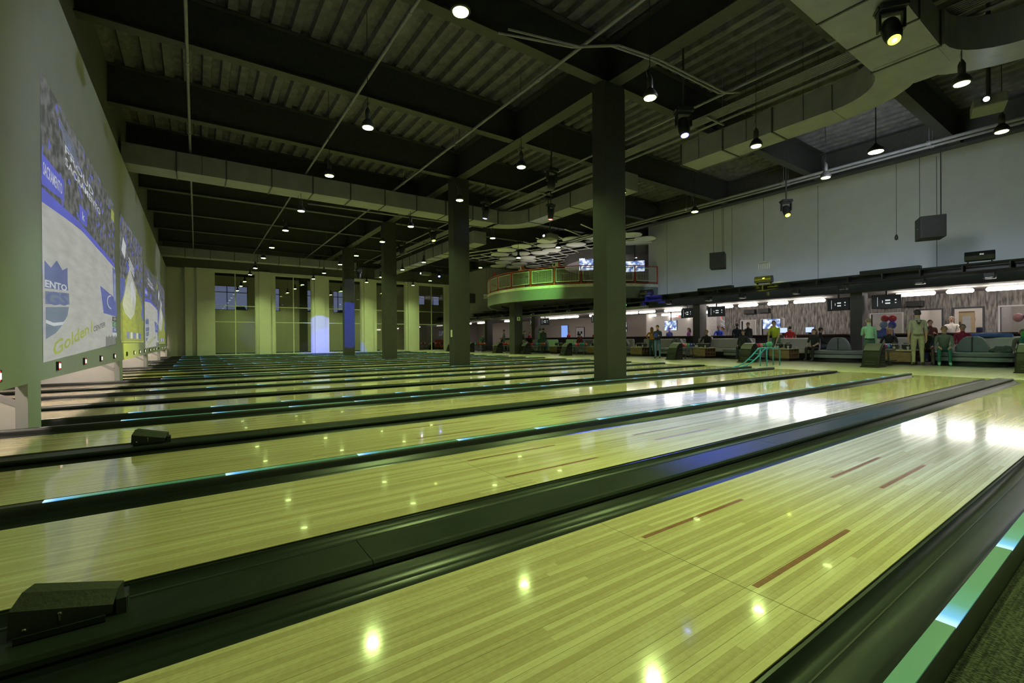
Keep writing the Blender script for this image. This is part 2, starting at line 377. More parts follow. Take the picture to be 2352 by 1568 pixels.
# lane lights under the screens
def lane_lamp(y, kind):
    lab = {'red': 'small lit red lamp in a black frame below a projected picture', 'white': 'small lit white lamp in a black frame below the projected pictures', 'off': 'small unlit black lamp frame below the %s' % ('second projected picture' if y < 20 else 'third projected picture')}[kind]
    t = thing('lane_lamp', lab, 'lamp', (XM, y, .675), 0, {'red':'red lamps under the first picture','white':'white lamps further along the screen wall','off':None}[kind])
    t.scale = (.6,.6,.62)
    MB().box(0,.05,-.10,-.085,-.08,.08).box(0,.05,.085,.10,-.08,.08).box(0,.05,-.1,.1,-.095,-.08).box(0,.05,-.1,.1,.08,.095).build('frame', BLACK, t)
    if kind == 'off': MB().box(.005,.03,-.085,.085,-.08,.08).build('glass', BLACK, t)
    else:
        c = (1,.06,.05) if kind == 'red' else (1,.9,.75)
        MB().box(.005,.04,-.085,.085,-.08,.08).build('glass', emat('lamp_'+kind, c, 0.8 if kind == 'red' else .7), t)
        MB().box(.02,.062,-.03,.03,-.05,.05).build('bulb', emat('lamp_core', (1,.85,.75), 1.6), t)
for k in range(-1, NG):
    for i,(a,b) in enumerate(LANES):
        y = (a+b)/2 + P*k - .05
        if y < 5 : continue
        lane_lamp(y, 'red' if k <= 1 and y < 15 else ('off' if (k == 2 and i == 0) or (k == 3 and i == 3) else 'white'))

# ---------------------------------------------------------------- projected pictures on the masking wall
def text_mesh(s, size, bold=0):
    cu = bpy.data.curves.new('t', 'FONT'); cu.body = s; cu.size = size; cu.offset = bold; cu.resolution_u = 2
    ob = bpy.data.objects.new('t', cu); COL.objects.link(ob)
    bpy.context.view_layer.update()
    me = bpy.data.meshes.new_from_object(ob); bpy.data.objects.remove(ob); return me
def crowd_mat(name, seed, dark, light, blue):
    m = bpy.data.materials.new(name); m.use_nodes = True; N = m.node_tree.nodes; L = m.node_tree.links; b = N['Principled BSDF']
    g = N.new('ShaderNodeTexCoord'); mp = N.new('ShaderNodeMapping'); mp.inputs['Scale'].default_value = (1,4.6,6.0); mp.inputs['Location'].default_value = (seed,seed,0); L.new(g.outputs['Object'], mp.inputs[0])
    v = N.new('ShaderNodeTexVoronoi'); v.inputs['Scale'].default_value = 1.4; L.new(mp.outputs[0], v.inputs['Vector'])
    n = N.new('ShaderNodeTexNoise'); n.inputs['Scale'].default_value = 1.3; n.inputs['Detail'].default_value = 5; L.new(mp.outputs[0], n.inputs['Vector'])
    r = N.new('ShaderNodeValToRGB'); E = r.color_ramp.elements; E[0].position = .38; E[0].color = (*dark,1); E[1].position = .72; E[1].color = (*light,1); L.new(n.outputs['Fac'], r.inputs[0])
    mx = N.new('ShaderNodeMix'); mx.data_type = 'RGBA'; L.new(r.outputs[0], mx.inputs[6]); mx.inputs[7].default_value = (*blue,1)
    s = N.new('ShaderNodeSeparateColor'); L.new(v.outputs['Color'], s.inputs[0]); gt = N.new('ShaderNodeMath'); gt.operation = 'GREATER_THAN'; gt.inputs[1].default_value = .93; L.new(s.outputs[0], gt.inputs[0]); L.new(gt.outputs[0], mx.inputs[0])
    L.new(mx.outputs[2], b.inputs['Emission Color']); b.inputs['Emission Strength'].default_value = 1; b.inputs['Base Color'].default_value = (.1,.1,.1,1); b.inputs['Roughness'].default_value = .8
    return m
def pic_mat(name, col, v=.1, sc=(1,1.2,7)):
    """a colour of the projected light, with a faint streak"""
    if name in MATS: return MATS[name]
    m = bpy.data.materials.new(name); m.use_nodes = True; N = m.node_tree.nodes; L = m.node_tree.links; b = N['Principled BSDF']; MATS[name] = m
    g = N.new('ShaderNodeTexCoord'); mp = N.new('ShaderNodeMapping'); mp.inputs['Scale'].default_value = sc; L.new(g.outputs['Object'], mp.inputs[0])
    n = N.new('ShaderNodeTexNoise'); n.inputs['Scale'].default_value = 1.2; n.inputs['Detail'].default_value = 3; L.new(mp.outputs[0], n.inputs['Vector'])
    r = N.new('ShaderNodeValToRGB'); E = r.color_ramp.elements; E[0].position = .3; E[0].color = (*[c*(1-v) for c in col],1); E[1].position = .7; E[1].color = (*[c*(1+v) for c in col],1); L.new(n.outputs['Fac'], r.inputs[0])
    L.new(r.outputs[0], b.inputs['Emission Color']); b.inputs['Emission Strength'].default_value = 1; b.inputs['Base Color'].default_value = (.1,.1,.1,1); b.inputs['Roughness'].default_value = .8
    return m
class Picture:
    def __init__(s, label, q):        # q: y,z of bottom-left, bottom-right, top-right, top-left
        s.q = q; s.t = thing('projected_picture', label, 'projection', (XM+.001,0,0), 0, None); s.d = .002
    def at(s, a, b):
        q = s.q; w = [(1-a)*(1-b), a*(1-b), a*b, (1-a)*b]
        return (sum(w[i]*q[i][0] for i in range(4)), sum(w[i]*q[i][1] for i in range(4)))
    def poly(s, name, pts, m):
        s.d += .0012; n = len(pts)
        Q = [s.at(*p) for p in pts]
        MB()._add([(s.d,y,z) for y,z in Q]+[(s.d-.001,y,z) for y,z in Q], [tuple(range(n)), tuple(range(2*n-1,n-1,-1))]+[(i,n+i,n+(i+1)%n,(i+1)%n) for i in range(n)]).build(name, m, s.t)
    def text(s, name, txt, a, b, w, h, m, rise=0, bold=.01):
        s.d += .0012; me = text_mesh(txt, 1, bold); xs = [v.co.x for v in me.vertices]; ys = [v.co.y for v in me.vertices]
        X0, X1, Y0, Y1 = min(xs), max(xs), min(ys), max(ys)
        for v in me.vertices:
            f = (v.co.x-X0)/(X1-X0); g = (v.co.y-Y0)/(Y1-Y0)
            y, z = s.at(a+w*f, b+h*g+rise*f); v.co = (s.d, y, z)
        o = bpy.data.objects.new(name, me); COL.objects.link(o); o.parent = s.t; me.materials.clear(); me.materials.append(m)
COURT = pic_mat('court_light', (.33,.33,.31), .12); BLU = pic_mat('board_blue', (.075,.085,.42), .12); BLU2 = pic_mat('key_blue', (.075,.09,.28), .15)
PW = pic_mat('picture_white', (.42,.44,.46), .05); PB = pic_mat('crest_blue', (.085,.10,.24), .12); PG = pic_mat('crest_grey', (.12,.145,.21), .1); PK = pic_mat('picture_dark', (.05,.05,.055), .2); YEL = pic_mat('picture_yellow', (.26,.29,.06), .15); LIME = pic_mat('floor_lime', (.20,.22,.05), .2); PGR = pic_mat('picture_green', (.05,.15,.07), .1)
def wide_court(label, q, seed):
    p = Picture(label, q)
    p.poly('crowd', [(0,0),(1,0),(1,1),(0,1)], crowd_mat('crowd_%d'%seed, seed, (.035,.036,.036), (.15,.15,.16), (.09,.10,.40)))
    p.poly('court', [(0,0),(1,.0),(1,.55),(.62,.57),(.40,.585),(0,.555)], COURT)
    p.poly('ad_board', [(0,.55),(.35,.585),(.62,.572),(.99,.545),(.99,.575),(.62,.60),(.35,.615),(0,.60)], BLU)
    p.poly('banner', [(0,.61),(.19,.635),(.19,.72),(0,.72)], BLU)
    p.text('banner_lettering', 'SACRAMENTO', .01,.65,.16,.045, PW)
    p.poly('banner', [(.36,.62),(.46,.625),(.46,.70),(.36,.70)], BLU); p.text('banner_lettering', 'k', .395,.64,.03,.04, PW)
    for i,(r,x0,w) in enumerate(((.86,.20,.36),(.81,.20,.48))): p.text('crowd_lettering', ('PROUD','SACRAMENTO')[i], x0, r-.02, w, .035, PW, rise=-.012)
    for i in range(7): p.poly('light_bar', [(.13+.012*i,.93-.012*i),(.3+.012*i,.925-.012*i),(.3+.012*i,.931-.012*i),(.13+.012*i,.936-.012*i)], PG)
    p.poly('corner_mark', [(.9,.86),(.97,.86),(.97,.93),(.9,.93)], YEL)
    # centre-court crest, cut by the picture's left edge
    p.poly('crest_crown', [(0,.285),(.20,.30),(.20,.365),(.15,.345),(.10,.372),(.05,.335),(0,.35)], PB)
    p.poly('crest_band', [(0,.255),(.205,.272),(.20,.30),(0,.285)], PB)
    p.text('crest_lettering', 'ENTO', .0,.259,.19,.026, PW, rise=.008, bold=.03)
    p.poly('crest_plate', [(0,.20),(.215,.215),(.21,.262),(0,.245)], PG); p.text('crest_lettering', 'GS', .0,.197,.20,.05, PB, rise=.012, bold=.04)
    p.poly('crest_ball', [(0,.08),(.08,.10),(.15,.135),(.19,.17),(.205,.205),(0,.19)], PG)
    p.poly('crest_seam', [(0,.135),(.06,.125),(.14,.13),(.185,.16),(.15,.142),(.06,.137),(0,.147)], PW)
    # key under the far basket
    p.poly('key', [(.70,.205),(1,.195),(.99,.32),(.64,.36)], BLU2)
    arc = [(.86-.09*math.sin(t), .285+.045*math.cos(t)) for t in [i*PI/8 for i in range(9)]]
    p.poly('key_arc', arc + [(.86-.078*math.sin(t), .285+.038*math.cos(t)) for t in [i*PI/8 for i in range(8,-1,-1)]], PW)
    p.poly('baseline', [(.93,.20),(1,.20),(.97,.52),(.90,.53)], BLU2); p.text('baseline_lettering', 'S A C R A M E N T O', .925,.30,.05,.20, PW)
    for i,m in enumerate((PK,PGR,PB,PW)): p.poly('score_box', [(.88,.16-.037*i),(.98,.157-.037*i),(.98,.19-.037*i),(.88,.193-.037*i)], m)
    for i,s_ in enumerate(('O','C','S')): p.text('score_lettering', s_, .905,.167-.037*i,.05,.018, PW)
    p.text('arena_lettering', 'Golden1', .04,.012,.44,.055, YEL, rise=.085, bold=.02); p.text('arena_lettering', 'CENTER', .50,.095,.21,.028, PK, rise=.03)
    for i in range(9): p.poly('spectator', [(.72+.026*i,.0),(.735+.026*i,.0),(.738+.026*i,.055+.03*random.random()),(.722+.026*i,.06)], PK)
    return p
def close_court(label, q, seed):
    p = Picture(label, q)
    p.poly('crowd', [(0,0),(1,0),(1,1),(0,1)], crowd_mat('crowd_%d'%seed, seed, (.03,.03,.04), (.19,.19,.21), (.07,.09,.42)))
    p.poly('court', [(0,.02),(1,.02),(1,.36),(.45,.60),(.35,.66),(.2,.52),(0,.48)], LIME)
    p.poly('key', [(0,.30),(.18,.42),(.16,.52),(0,.5)], BLU2)
    p.poly('lane_light', [(.06,.30),(.22,.50),(.34,.66),(.42,.60),(.62,.50),(.60,.38),(.52,.26),(.36,.20),(.14,.24)], COURT)
    p.poly('player', [(.36,.50),(.44,.56),(.60,.42),(.56,.34),(.48,.42),(.40,.34)], PW)
    p.poly('player', [(.04,.72),(.10,.84),(.20,.80),(.16,.68)], PW); p.poly('player', [(.88,.28),(.96,.42),(1,.40),(.97,.22)], BLU)
    for i in range(3): p.poly('light_bar', [(.30,.72-.03*i),(.52,.66-.03*i),(.52,.675-.03*i),(.30,.735-.03*i)], PW)
    p.poly('caption_strip', [(0,.0),(1,.0),(1,.016),(0,.016)], YEL)
    for i in range(5): p.poly('caption_block', [(.2+.13*i,.035),(.28+.13*i,.035),(.28+.13*i,.09),(.2+.13*i,.09)], PW if i % 2 else BLU)
    return p
wide_court('large projected picture of an arena floor with a half crest at its edge', [(7.92,.745),(14.05,.955),(14.08,4.2),(7.95,4.36)], 1)
close_court('projected picture of players with a lime floor beside the large arena picture', [(14.95,.98),(20.85,.98),(20.9,4.33),(15.0,4.26)], 2)
wide_court('projected arena picture between the two lime-floored pictures', [(21.6,.76),(28.3,.8),(28.3,4.0),(21.5,3.9)], 3)
close_court('projected picture of players nearest the end wall with tall windows', [(28.6,.9),(34.6,.9),(34.6,4.1),(28.6,4.13)], 4)

# ---------------------------------------------------------------- ceiling, beams, columns
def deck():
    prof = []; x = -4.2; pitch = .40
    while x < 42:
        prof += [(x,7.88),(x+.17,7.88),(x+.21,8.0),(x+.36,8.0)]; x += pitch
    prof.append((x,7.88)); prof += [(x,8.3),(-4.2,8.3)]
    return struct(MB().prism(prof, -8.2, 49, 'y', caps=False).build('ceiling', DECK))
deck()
def ibeam(y=None, x=None, a=-1.75, b=19.5, h=.62, w=.26, z=BEAMZ, name='beam'):
    c = y if y is not None else x
    tf = .025; prof = [(c-w/2,z),(c+w/2,z),(c+w/2,z+tf),(c+.012,z+tf),(c+.012,z+h),(c+w/2,z+h),(c+w/2,z+h+tf),(c-w/2,z+h+tf),(c-w/2,z+h),(c-.012,z+h),(c-.012,z+tf),(c-w/2,z+tf)]
    return struct(MB().prism(prof, a, b, 'x' if y is not None else 'y').build(name, STEEL))
for k in range(-4, 12): ibeam(y=7.5+P/2*k, h=.95)
ibeam(x=8.0, a=-8, b=48.5, h=.95, w=.36, z=BEAMZ-.03, name='girder')
ibeam(x=19.5, a=-8, b=48.5, h=.95, w=.36, z=BEAMZ-.03, name='girder')
for k in range(-1, NG+1):
    y = 7.3+P*k
    if k == 4: continue
    struct(MB().box(7.69, 8.33, y, y+.43, -.035, BEAMZ-.03).build('column', COLM, bevel=.012))

# ---------------------------------------------------------------- end wall with the tall glazing
GX = [(1.04+3.735*i, 3.52+3.735*i) for i in range(5)]
GT, GB = 5.80, .06
def end_wall():
    m = MB(); prev = .05
    m.box(-1.7, .05, YE+.5, YE+.6, -.05, 5.98)                  # set-back corner bay
    for i,(a,b) in enumerate(GX):
        m.box(prev, a, YE, YE+.35, -.05, 5.98)
        c = (prev+a)/2
        if i > 0: m.box(c-.42, c+.30, YE-.16, YE, -.05, 5.98)
        m.box(a, b, YE+.05, YE+.35, GT, 5.98); m.box(a, b, YE+.05, YE+.35, -.05, GB)
        prev = b
    m.box(prev, 20.6, YE, YE+.35, -.05, 5.98); m.box(19.1, 19.8, YE-.16, YE, -.05, 5.98)
    m.box(-.6, .05, YE+.2, YE+.5, -.05, 5.98)
    return struct(m.build('wall_end', ENDW))
end_wall()
struct(MB().box(-1.75, 24, YE+.1, YE+.3, 5.98, 8.2).build('wall_end_upper', DARKW))
def glass_mat(name='window_glass', tint=(.80,.80,.80)):
    m = bpy.data.materials.new(name); m.use_nodes = True; N = m.node_tree.nodes; L = m.node_tree.links; N.remove(N['Principled BSDF'])
    tr = N.new('ShaderNodeBsdfTransparent'); tr.inputs[0].default_value = (*tint,1); gl = N.new('ShaderNodeBsdfGlossy'); gl.inputs['Roughness'].default_value = .02
    fr = N.new('ShaderNodeFresnel'); fr.inputs[0].default_value = 1.5; mx = N.new('ShaderNodeMixShader'); L.new(fr.outputs[0], mx.inputs[0]); L.new(tr.outputs[0], mx.inputs[1]); L.new(gl.outputs[0], mx.inputs[2]); L.new(mx.outputs[0], N['Material Output'].inputs[0])
    MATS[name] = m; return m
GLASS = glass_mat()
for i,(a,b) in enumerate(GX):
    w = bpy.data.objects.new('window_%d' % (i+1), None); COL.objects.link(w); struct(w); w.location = ((a+b)/2, YE+.2, GB)
    h = (b-a)/2; H = GT-GB; zs = [0, 2.36-GB, 3.48-GB, H]; fm = mat('pale_window_frame', (.55,.55,.48), .5)
    MB().box(-h,-h+.04,-.04,.04,0,H).box(h-.04,h,-.04,.04,0,H).box(-h,h,-.04,.04,H-.05,H).box(-h,h,-.04,.04,0,.05).build('window_frame', fm, w)
    MB().box(-.03,.03,-.04,.04,.05,H-.05).build('mullion', fm, w)
    for z in zs[1:3]: MB().box(-h+.04,h-.04,-.035,.035,z-.025,z+.025).build('transom', fm, w)
    for s in (0,1):
        for z0,z1 in zip(zs[:-1],zs[1:]):
            x0, x1 = (-h+.04,-.03) if s == 0 else (.03,h-.04)
            MB().box(x0,x1,-.004,.004,max(z0+.025,.05),min(z1-.025,H-.05)).build('pane', GLASS, w)

# ---------------------------------------------------------------- room beyond the glazing
FW = [(1.3,3.95),(5.0,6.62),(8.9,10.7),(11.5,13.1),(20.6,21.6),(22.4,23.4)]
def far_wall():
    m = MB(); prev = -4.2
    for a,b in FW:
        z0 = 3.85 if a < 20 else 5.0; z1 = 6.05
        m.box(prev, a, 48.6, 48.8, -.13, 8.2); m.box(a, b, 48.6, 48.8, -.13, z0); m.box(a, b, 48.6, 48.8, z1, 8.2); prev = b
    m.box(prev, 42, 48.6, 48.8, -.13, 8.2)
    return struct(m.build('wall_far', mat('far_wall_tan', (.42,.38,.34), .7, var=.03)))
far_wall()
for i,(a,b) in enumerate(FW):
    w = bpy.data.objects.new('window_%d' % (i+6), None); COL.objects.link(w); struct(w); z0 = 3.85 if a < 20 else 5.0; w.location = ((a+b)/2, 48.7, z0)
    h = (b-a)/2; H = 6.05-z0; fm = mat('dark_window_frame', (.05,.05,.055), .5)
    MB().box(-h,-h+.05,-.05,.05,0,H).box(h-.05,h,-.05,.05,0,H).box(-h,h,-.05,.05,H-.05,H).box(-h,h,-.05,.05,0,.05).box(-h,h,-.03,.03,H*.72,H*.72+.06).box(-.03-.3,.03-.3,-.03,.03,0,H).build('window_frame', fm, w)
    MB().box(-h+.05,h-.05,-.004,.004,.05,H-.05).build('pane', GLASS, w)
struct(MB().box(-8.5, 42.2, -8.4, -8.2, -.4, 8.3).build('wall_behind', WALL))
struct(MB().box(42, 42.2, -8.2, 48.8, -.4, 8.3).build('wall_outer', WALL))
# trees outside
random.seed(3)
leaf = mat('dusk_foliage', (.03,.035,.03), .9)
for i in range(9):
    x = -6+6.2*i; t = thing('tree', 'dark bushy tree outside beyond the far windows', 'tree', (x, 66+random.random()*5, -.3), 0, 'trees outside the far windows')
    MB().tube([(0,0,0),(0,0,4.4)], [.2,.12], 8).build('trunk', leaf, t)
    c = MB()
    for j in range(14): c.ball((random.uniform(-1.9,1.9), random.uniform(-1.2,1.2), 4.3+random.uniform(-.9,1.0)), random.uniform(.6,1.05), 8, 6)
    c.build('crown', leaf, t, smooth=True)
struct(MB().box(-30, 70, 49, 90, -.5, -.3).build('ground_outside', mat('dusk_ground', (.05,.06,.05), .9)))
# ---------------------------------------------------------------- pendants
PEND_E = emat('pendant_diffuser', (.72,1,.33), 14)
def make_pendant(top=2.43):
    t = thing('pendant_light', 'dark dome pendant with a glowing yellow-green face hanging over the lanes', 'pendant light', (0,0,5.45), 0, 'pendant lights over the lanes')
    MB().tube([(0,0,.42),(0,0,top)], .008, 5).build('cord', BLACK, t)
    MB().lathe([(.03,.16),(.055,.18),(.055,.34),(.03,.40),(.012,.43)], n=12).build('driver', STEEL, t, smooth=True)
    s = MB().lathe([(.135,0),(.14,.02),(.125,.07),(.09,.13),(.05,.17)], n=18).build('shade', STEEL, t, smooth=True)
    MB().tube([(-.07,0,.36),(-.1,0,.46),(-.04,0,.56),(0,0,.62)], .006, 5).build('hook', CHROME, s)
    MB().lathe([(.105,-.012),(.11,.002)], n=18).build('diffuser', PEND_E, t)
    return t
pends = {c: None for c in (2.43,.6)}
PX = [3.0, 6.97, 10.78, 14.55]
PY = [-1.9, 2.1, 5.5, 9.58, 12.95, 17.0, 20.33, 24.4, 27.7, 31.8, 35.1, 39.2, 42.6, 46.4]
first = True
for y in PY:
    for i,x in enumerate(PX):
        if 4 < y < 25 and i == 2 and y > 11 and y < 14: continue          # a red stage lamp hangs here instead
        xx = 11.19 if (y == 2.1 and i == 2) else (6.75 if (y == 2.1 and i == 1) else x)
        top = .6 if (y == 17.0 and i < 3) or (y == 2.1 and i == 2) else 2.43
        if pends[top] is None: pends[top] = o = make_pendant(top)
        else: o = copy_tree(pends[top])
        put(o, (xx,y,5.45))
        if y > YE: o['label'] = 'dome pendant with a glowing face hanging in the room beyond the tall windows'; o['group'] = 'pendants beyond the tall windows'
        spot('pendant_glow', (xx,y,5.425), (xx,y,0), PEND_W, PEND_COL, 134, 1.0, .11)

# ---------------------------------------------------------------- stage lamps (moving heads)
def moving_head(loc, aim, state, label, top=7.89, sc=1.0):
    """base plate with handles, U-shaped yoke and a tilting barrel; aim = (azimuth, tilt from straight down)"""
    t = thing('moving_head_light', label, 'stage light', loc, aim[0])
    t.scale = (sc,sc,sc)
    MB().tube([(0,0,.34),(0,0,(top-loc[2])/sc)], .022, 6).build('pipe', STEEL, t)
    MB().obox((0,0,.32),(.34,.26,.10)).obox((.19,0,.32),(.03,.2,.05)).obox((-.19,0,.32),(.03,.2,.05)).build('base', BLACK, t, bevel=.015)
    MB().obox((0,0,.25),(.34,.12,.05)).obox((.155,0,.12),(.04,.11,.28)).obox((-.155,0,.12),(.04,.11,.28)).build('yoke', BLACK, t, bevel=.012)
    h = MB().lathe([(.06,.17),(.11,.14),(.125,.05),(.12,-.12),(.105,-.20),(.085,-.24)], n=16).build('head', BLACK, t, smooth=True)
    h.rotation_euler = (aim[1],0,0)
    cols = {'blue': ((.12,.14,1),10), 'yellow': ((.75,.85,.05),6), 'red': ((1,.05,.05),14), 'off': ((.05,.05,.05),.05), 'white': ((1,.95,.8),8)}
    c, s = cols[state]
    MB().lathe([(.078,-.25),(.082,-.235)], n=16).build('lens', emat('stage_lens_'+state, c, s), h)
    if state in ('blue','yellow','red'):
        MB().lathe([(.03,-.256),(.03,-.249)], n=12).build('lamp_core', emat('stage_core_'+state, tuple(min(1,x*.5+.5) for x in c), s*1.5), h)
    return t
moving_head((8.72,6.0,5.58), (2.6,.25), 'blue', 'blue-lit stage lamp on a pipe by the broad column')
moving_head((8.75,2.42,5.66), (2.2,.45), 'yellow', 'large yellow-lit stage lamp under the wide duct', top=6.05, sc=1.0)
moving_head((17.3,7.78,5.5), (2.4,.55), 'yellow', 'yellow-lit stage lamp hanging before the upper wall', top=7.97)
moving_head((8.56,10.27,5.58), (0,.1), 'off', 'unlit stage lamp hanging beyond the broad column')
moving_head((10.75,12.95,5.6), (.3,.1), 'red', 'red-lit stage lamp below the duct bend', sc=.9)
moving_head((8.6,14.0,5.58), (.4,.2), 'blue', 'blue-lit stage lamp near the second column')
moving_head((14.1,29.3,5.62), (2.7,.7), 'blue', 'blue-lit stage lamp near the glazed end wall', top=7.97)
moving_head((8.6,18.5,5.58), (3.4,.3), 'yellow', 'yellow-lit stage lamp between the second and third columns')
moving_head((8.6,22.2,5.58), (3.4,.1), 'off', 'unlit stage lamp above the third column side')
moving_head((8.6,29.6,5.2), (3.4,.1), 'off', 'unlit stage lamp in front of the violet-lit pilaster')
def beam(n, a, b, *r):
    a, b = Vector(a), Vector(b); return spot(n, a+(b-a).normalized()*.55, b, *r)
# coloured stage beams; several start where no lamp is modelled
beam('stage_beam_lanes', (8.72,6.0,5.3), (6.2,3.2,0), 4600, (.10,.14,1), 46, .5, .08)
beam('stage_beam_lane_end', (8.68,2.38,5.3), (8.2,2.8,0), 420, (.7,.75,.9), 46, .6, .08)
beam('stage_beam_pilaster', (5.6,27.5,5.2), (7.9,YE,1.4), 4600, (.24,.22,1), 17, .12, .03)
beam('stage_beam_column', (6.6,20.2,5.2), (7.9,29.8,2.0), 9000, (.06,.08,1), 17, .15, .04)
beam('stage_beam_wall_yellow', (2.4,12.6,5.2), (XM,17.2,.7), 2600, (.85,.95,.06), 28, .4, .05)
beam('stage_beam_wall_green', (.9,8.8,5.2), (XM,7.4,.2), 90, (.4,1,.35), 40, .6, .05)
beam('stage_beam_red', (11.1,13.15,5.3), (9.6,13.3,0), 260, (1,.04,.1), 30, .4, .05)
beam('stage_beam_blue2', (8.6,14.0,5.3), (10.2,11.4,0), 500, (.25,.25,1), 34, .4, .05)
beam('stage_beam_blue3', (14.1,29.3,5.3), (12.0,22.5,0), 500, (.12,.14,1), 24, .4, .05)
beam('stage_beam_glass', (5.2,41.0,5.2), (4.6,48.5,1.9), 300, (.15,.15,1), 22, .4, .05)
beam('stage_beam_fascia', (12.5,17.5,5.4), (18,22.5,3.8), 1900, (.35,1,.2), 34, 1.0, .05)
beam('stage_beam_truss', (15.5,14.0,5.5), (21.2,16.7,3.1), 5000, (.07,.07,1), 12, .5, .05)
beam('stage_beam_truss_yellow', (16.5,11.0,5.4), (21.4,10.6,3.5), 1300, (.85,.9,.05), 12, .4, .05)
beam('stage_beam_seats', (14.6,3.0,5.3), (20.0,2.6,0.2), 160, (.3,1,.5), 34, .5, .05)

beam('projector_spill', (12.95,2.05,5.55), (XM,10.5,2.8), 1500, (.8,.88,1), 30, .6, .05)
beam('projector_spill', (12.9,15.6,5.5), (XM,19,2.8), 900, (.8,.88,1), 34, .6, .05)
beam('projector_spill', (12.9,28.9,5.5), (XM,30,2.8), 900, (.8,.88,1), 34, .6, .05)

# ---------------------------------------------------------------- ducts
def duct(label, runs, bend=None, group=None):
    """runs: list of (axis, a, b, c0, c1, z0, z1): box duct along axis from a to b, cross from c0 to c1"""
    t = thing('air_duct', label, 'duct', (0,0,0), 0, group)
    for ax,a,b,c0,c1,z0,z1 in runs:
        n = max(1, round(abs(b-a)/1.25)); step = (b-a)/n
        for i in range(n):
            p, q = sorted((a+step*i, a+step*(i+1)))
            m = MB().box(p+.01,q-.01,c0,c1,z0,z1) if ax == 'x' else MB().box(c0,c1,p+.01,q-.01,z0,z1)
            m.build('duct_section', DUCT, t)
            e = .022
            if i < n-1 or True:
                f = q
                g = MB().box(f-.018,f+.018,c0-e,c1+e,z0-e,z1+e) if ax == 'x' else MB().box(c0-e,c1+e,f-.018,f+.018,z0-e,z1+e)
                g.build('flange', FLANGE, t)
    for ax,a,b,c0,c1,z0,z1 in runs:
        for f in (.15,.5,.85):
            p = a+(b-a)*f
            for c in (c0-.02,c1+.02): (MB().tube([(p,c,z0),(p,c,7.9)], .007, 4) if ax == 'x' else MB().tube([(c,p,z0),(c,p,7.9)], .007, 4)).build('hanger_rod', STEEL, t)
    for cx,cy,r0,r1,a0,a1,z0,z1 in (bend or []):
        m = MB(); n = 8
        for i in range(n):
            t0, t1 = a0+(a1-a0)*i/n, a0+(a1-a0)*(i+1)/n
            Q = [(cx+r*math.cos(t_), cy+r*math.sin(t_)) for t_ in (t0,t1) for r in (r0,r1)]
            m._add([(x,y,z0) for x,y in Q]+[(x,y,z1) for x,y in Q], [(0,1,3,2),(4,6,7,5),(0,2,6,4),(1,5,7,3),(0,4,5,1),(2,3,7,6)])
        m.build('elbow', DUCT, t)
    return t
Z0, Z1 = 6.05, 6.63
duct('long grey duct from the screen wall turning along the hall past the broad column', [('x',-1.7,10.9,16.75,17.6,Z0,Z1),('y',10.46,15.75,11.85,12.6,Z0,Z1)],
     [(10.75,15.75,1.1,1.85,0,PI/2,Z0,Z1)])
duct('wide grey duct with a tee and rounded bend high over the near lanes', [('y',-7,1.2,11.72,12.5,Z0,Z1),('y',4.3,8.15,11.72,12.5,Z0,Z1),('x',-1.2,10.7,2.28,3.25,Z0,Z1)],
     [(10.7,4.3,1.05,1.8,-PI/2,0,Z0,Z1),(10.7,1.2,1.02,1.8,0,PI/2,Z0-.004,Z1+.004)])
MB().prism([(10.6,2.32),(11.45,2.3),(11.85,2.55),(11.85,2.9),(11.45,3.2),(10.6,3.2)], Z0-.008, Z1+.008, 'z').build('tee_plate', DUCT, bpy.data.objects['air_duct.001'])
duct('slim grey duct along the dark wall above the tall windows', [('x',-1.75,9.5,33.2,33.9,Z0,Z0+.5)])
duct('grey duct running along the hall towards the end wall beyond the mezzanine', [('y',20.5,36.5,11.85,12.6,Z0-.05,Z1)])

# ---------------------------------------------------------------- pipes and conduits
def pipe(label, path, r, m=None, joints=True, group=None):
    t = thing('sprinkler_pipe', label, 'pipe', (0,0,0), 0, group)
    MB().tube(path, r, 8).build('pipe', m or PIPE, t, smooth=True)
    if joints:
        a, b = Vector(path[0]), Vector(path[-1]); n = int((b-a).length/3.7)
        for i in range(1,n):
            p = a.lerp(b, i/n); d = (b-a).normalized()
            MB().tube([p-d*.05,p+d*.05], r*1.45, 8).build('coupling', m or PIPE, t)
            MB().tube([p,(p.x,p.y,7.88)], .006, 4).build('hanger_rod', m or PIPE, t)
    return t
pipe('thin sprinkler pipe close beside the screen wall', [(-.1,-8,6.75),(-.1,35,6.75)], .03, group='sprinkler pipes')
pipe('thin sprinkler pipe above the first row of pendants', [(3.15,-8,6.75),(3.15,35,6.75)], .03, group='sprinkler pipes')
pipe('thin sprinkler pipe near the column line', [(6.3,-8,6.75),(6.3,36,6.75)], .035, group='sprinkler pipes')
pipe('sprinkler pipe before the upper wall', [(17.6,-8,6.6),(17.6,20,6.6)], .05); pipe('second pipe running beside it before the upper wall', [(17.95,-8,6.6),(17.95,20,6.6)], .04)
pipe('thin pipe crossing beyond the long duct', [(3.6,19.0,6.3),(3.9,18.6,6.2),(11,18.2,6.2)], .03, joints=False)
t = thing('conduit_rack', 'bundle of slim parallel conduits on crossbars under the deck', 'conduits', (0,0,0))
for i in range(7):
    MB().tube([(10.92+.065*i,-6,6.76),(10.92+.065*i,34,6.76)], .014, 6).build('conduit', PIPE, t)
MB().tube([(10.25,-6,6.72),(10.25,34,6.72)], .03, 6).build('conduit', PIPE, t); MB().tube([(11.48,-6,6.72),(11.48,34,6.72)], .035, 6).build('conduit', PIPE, t)
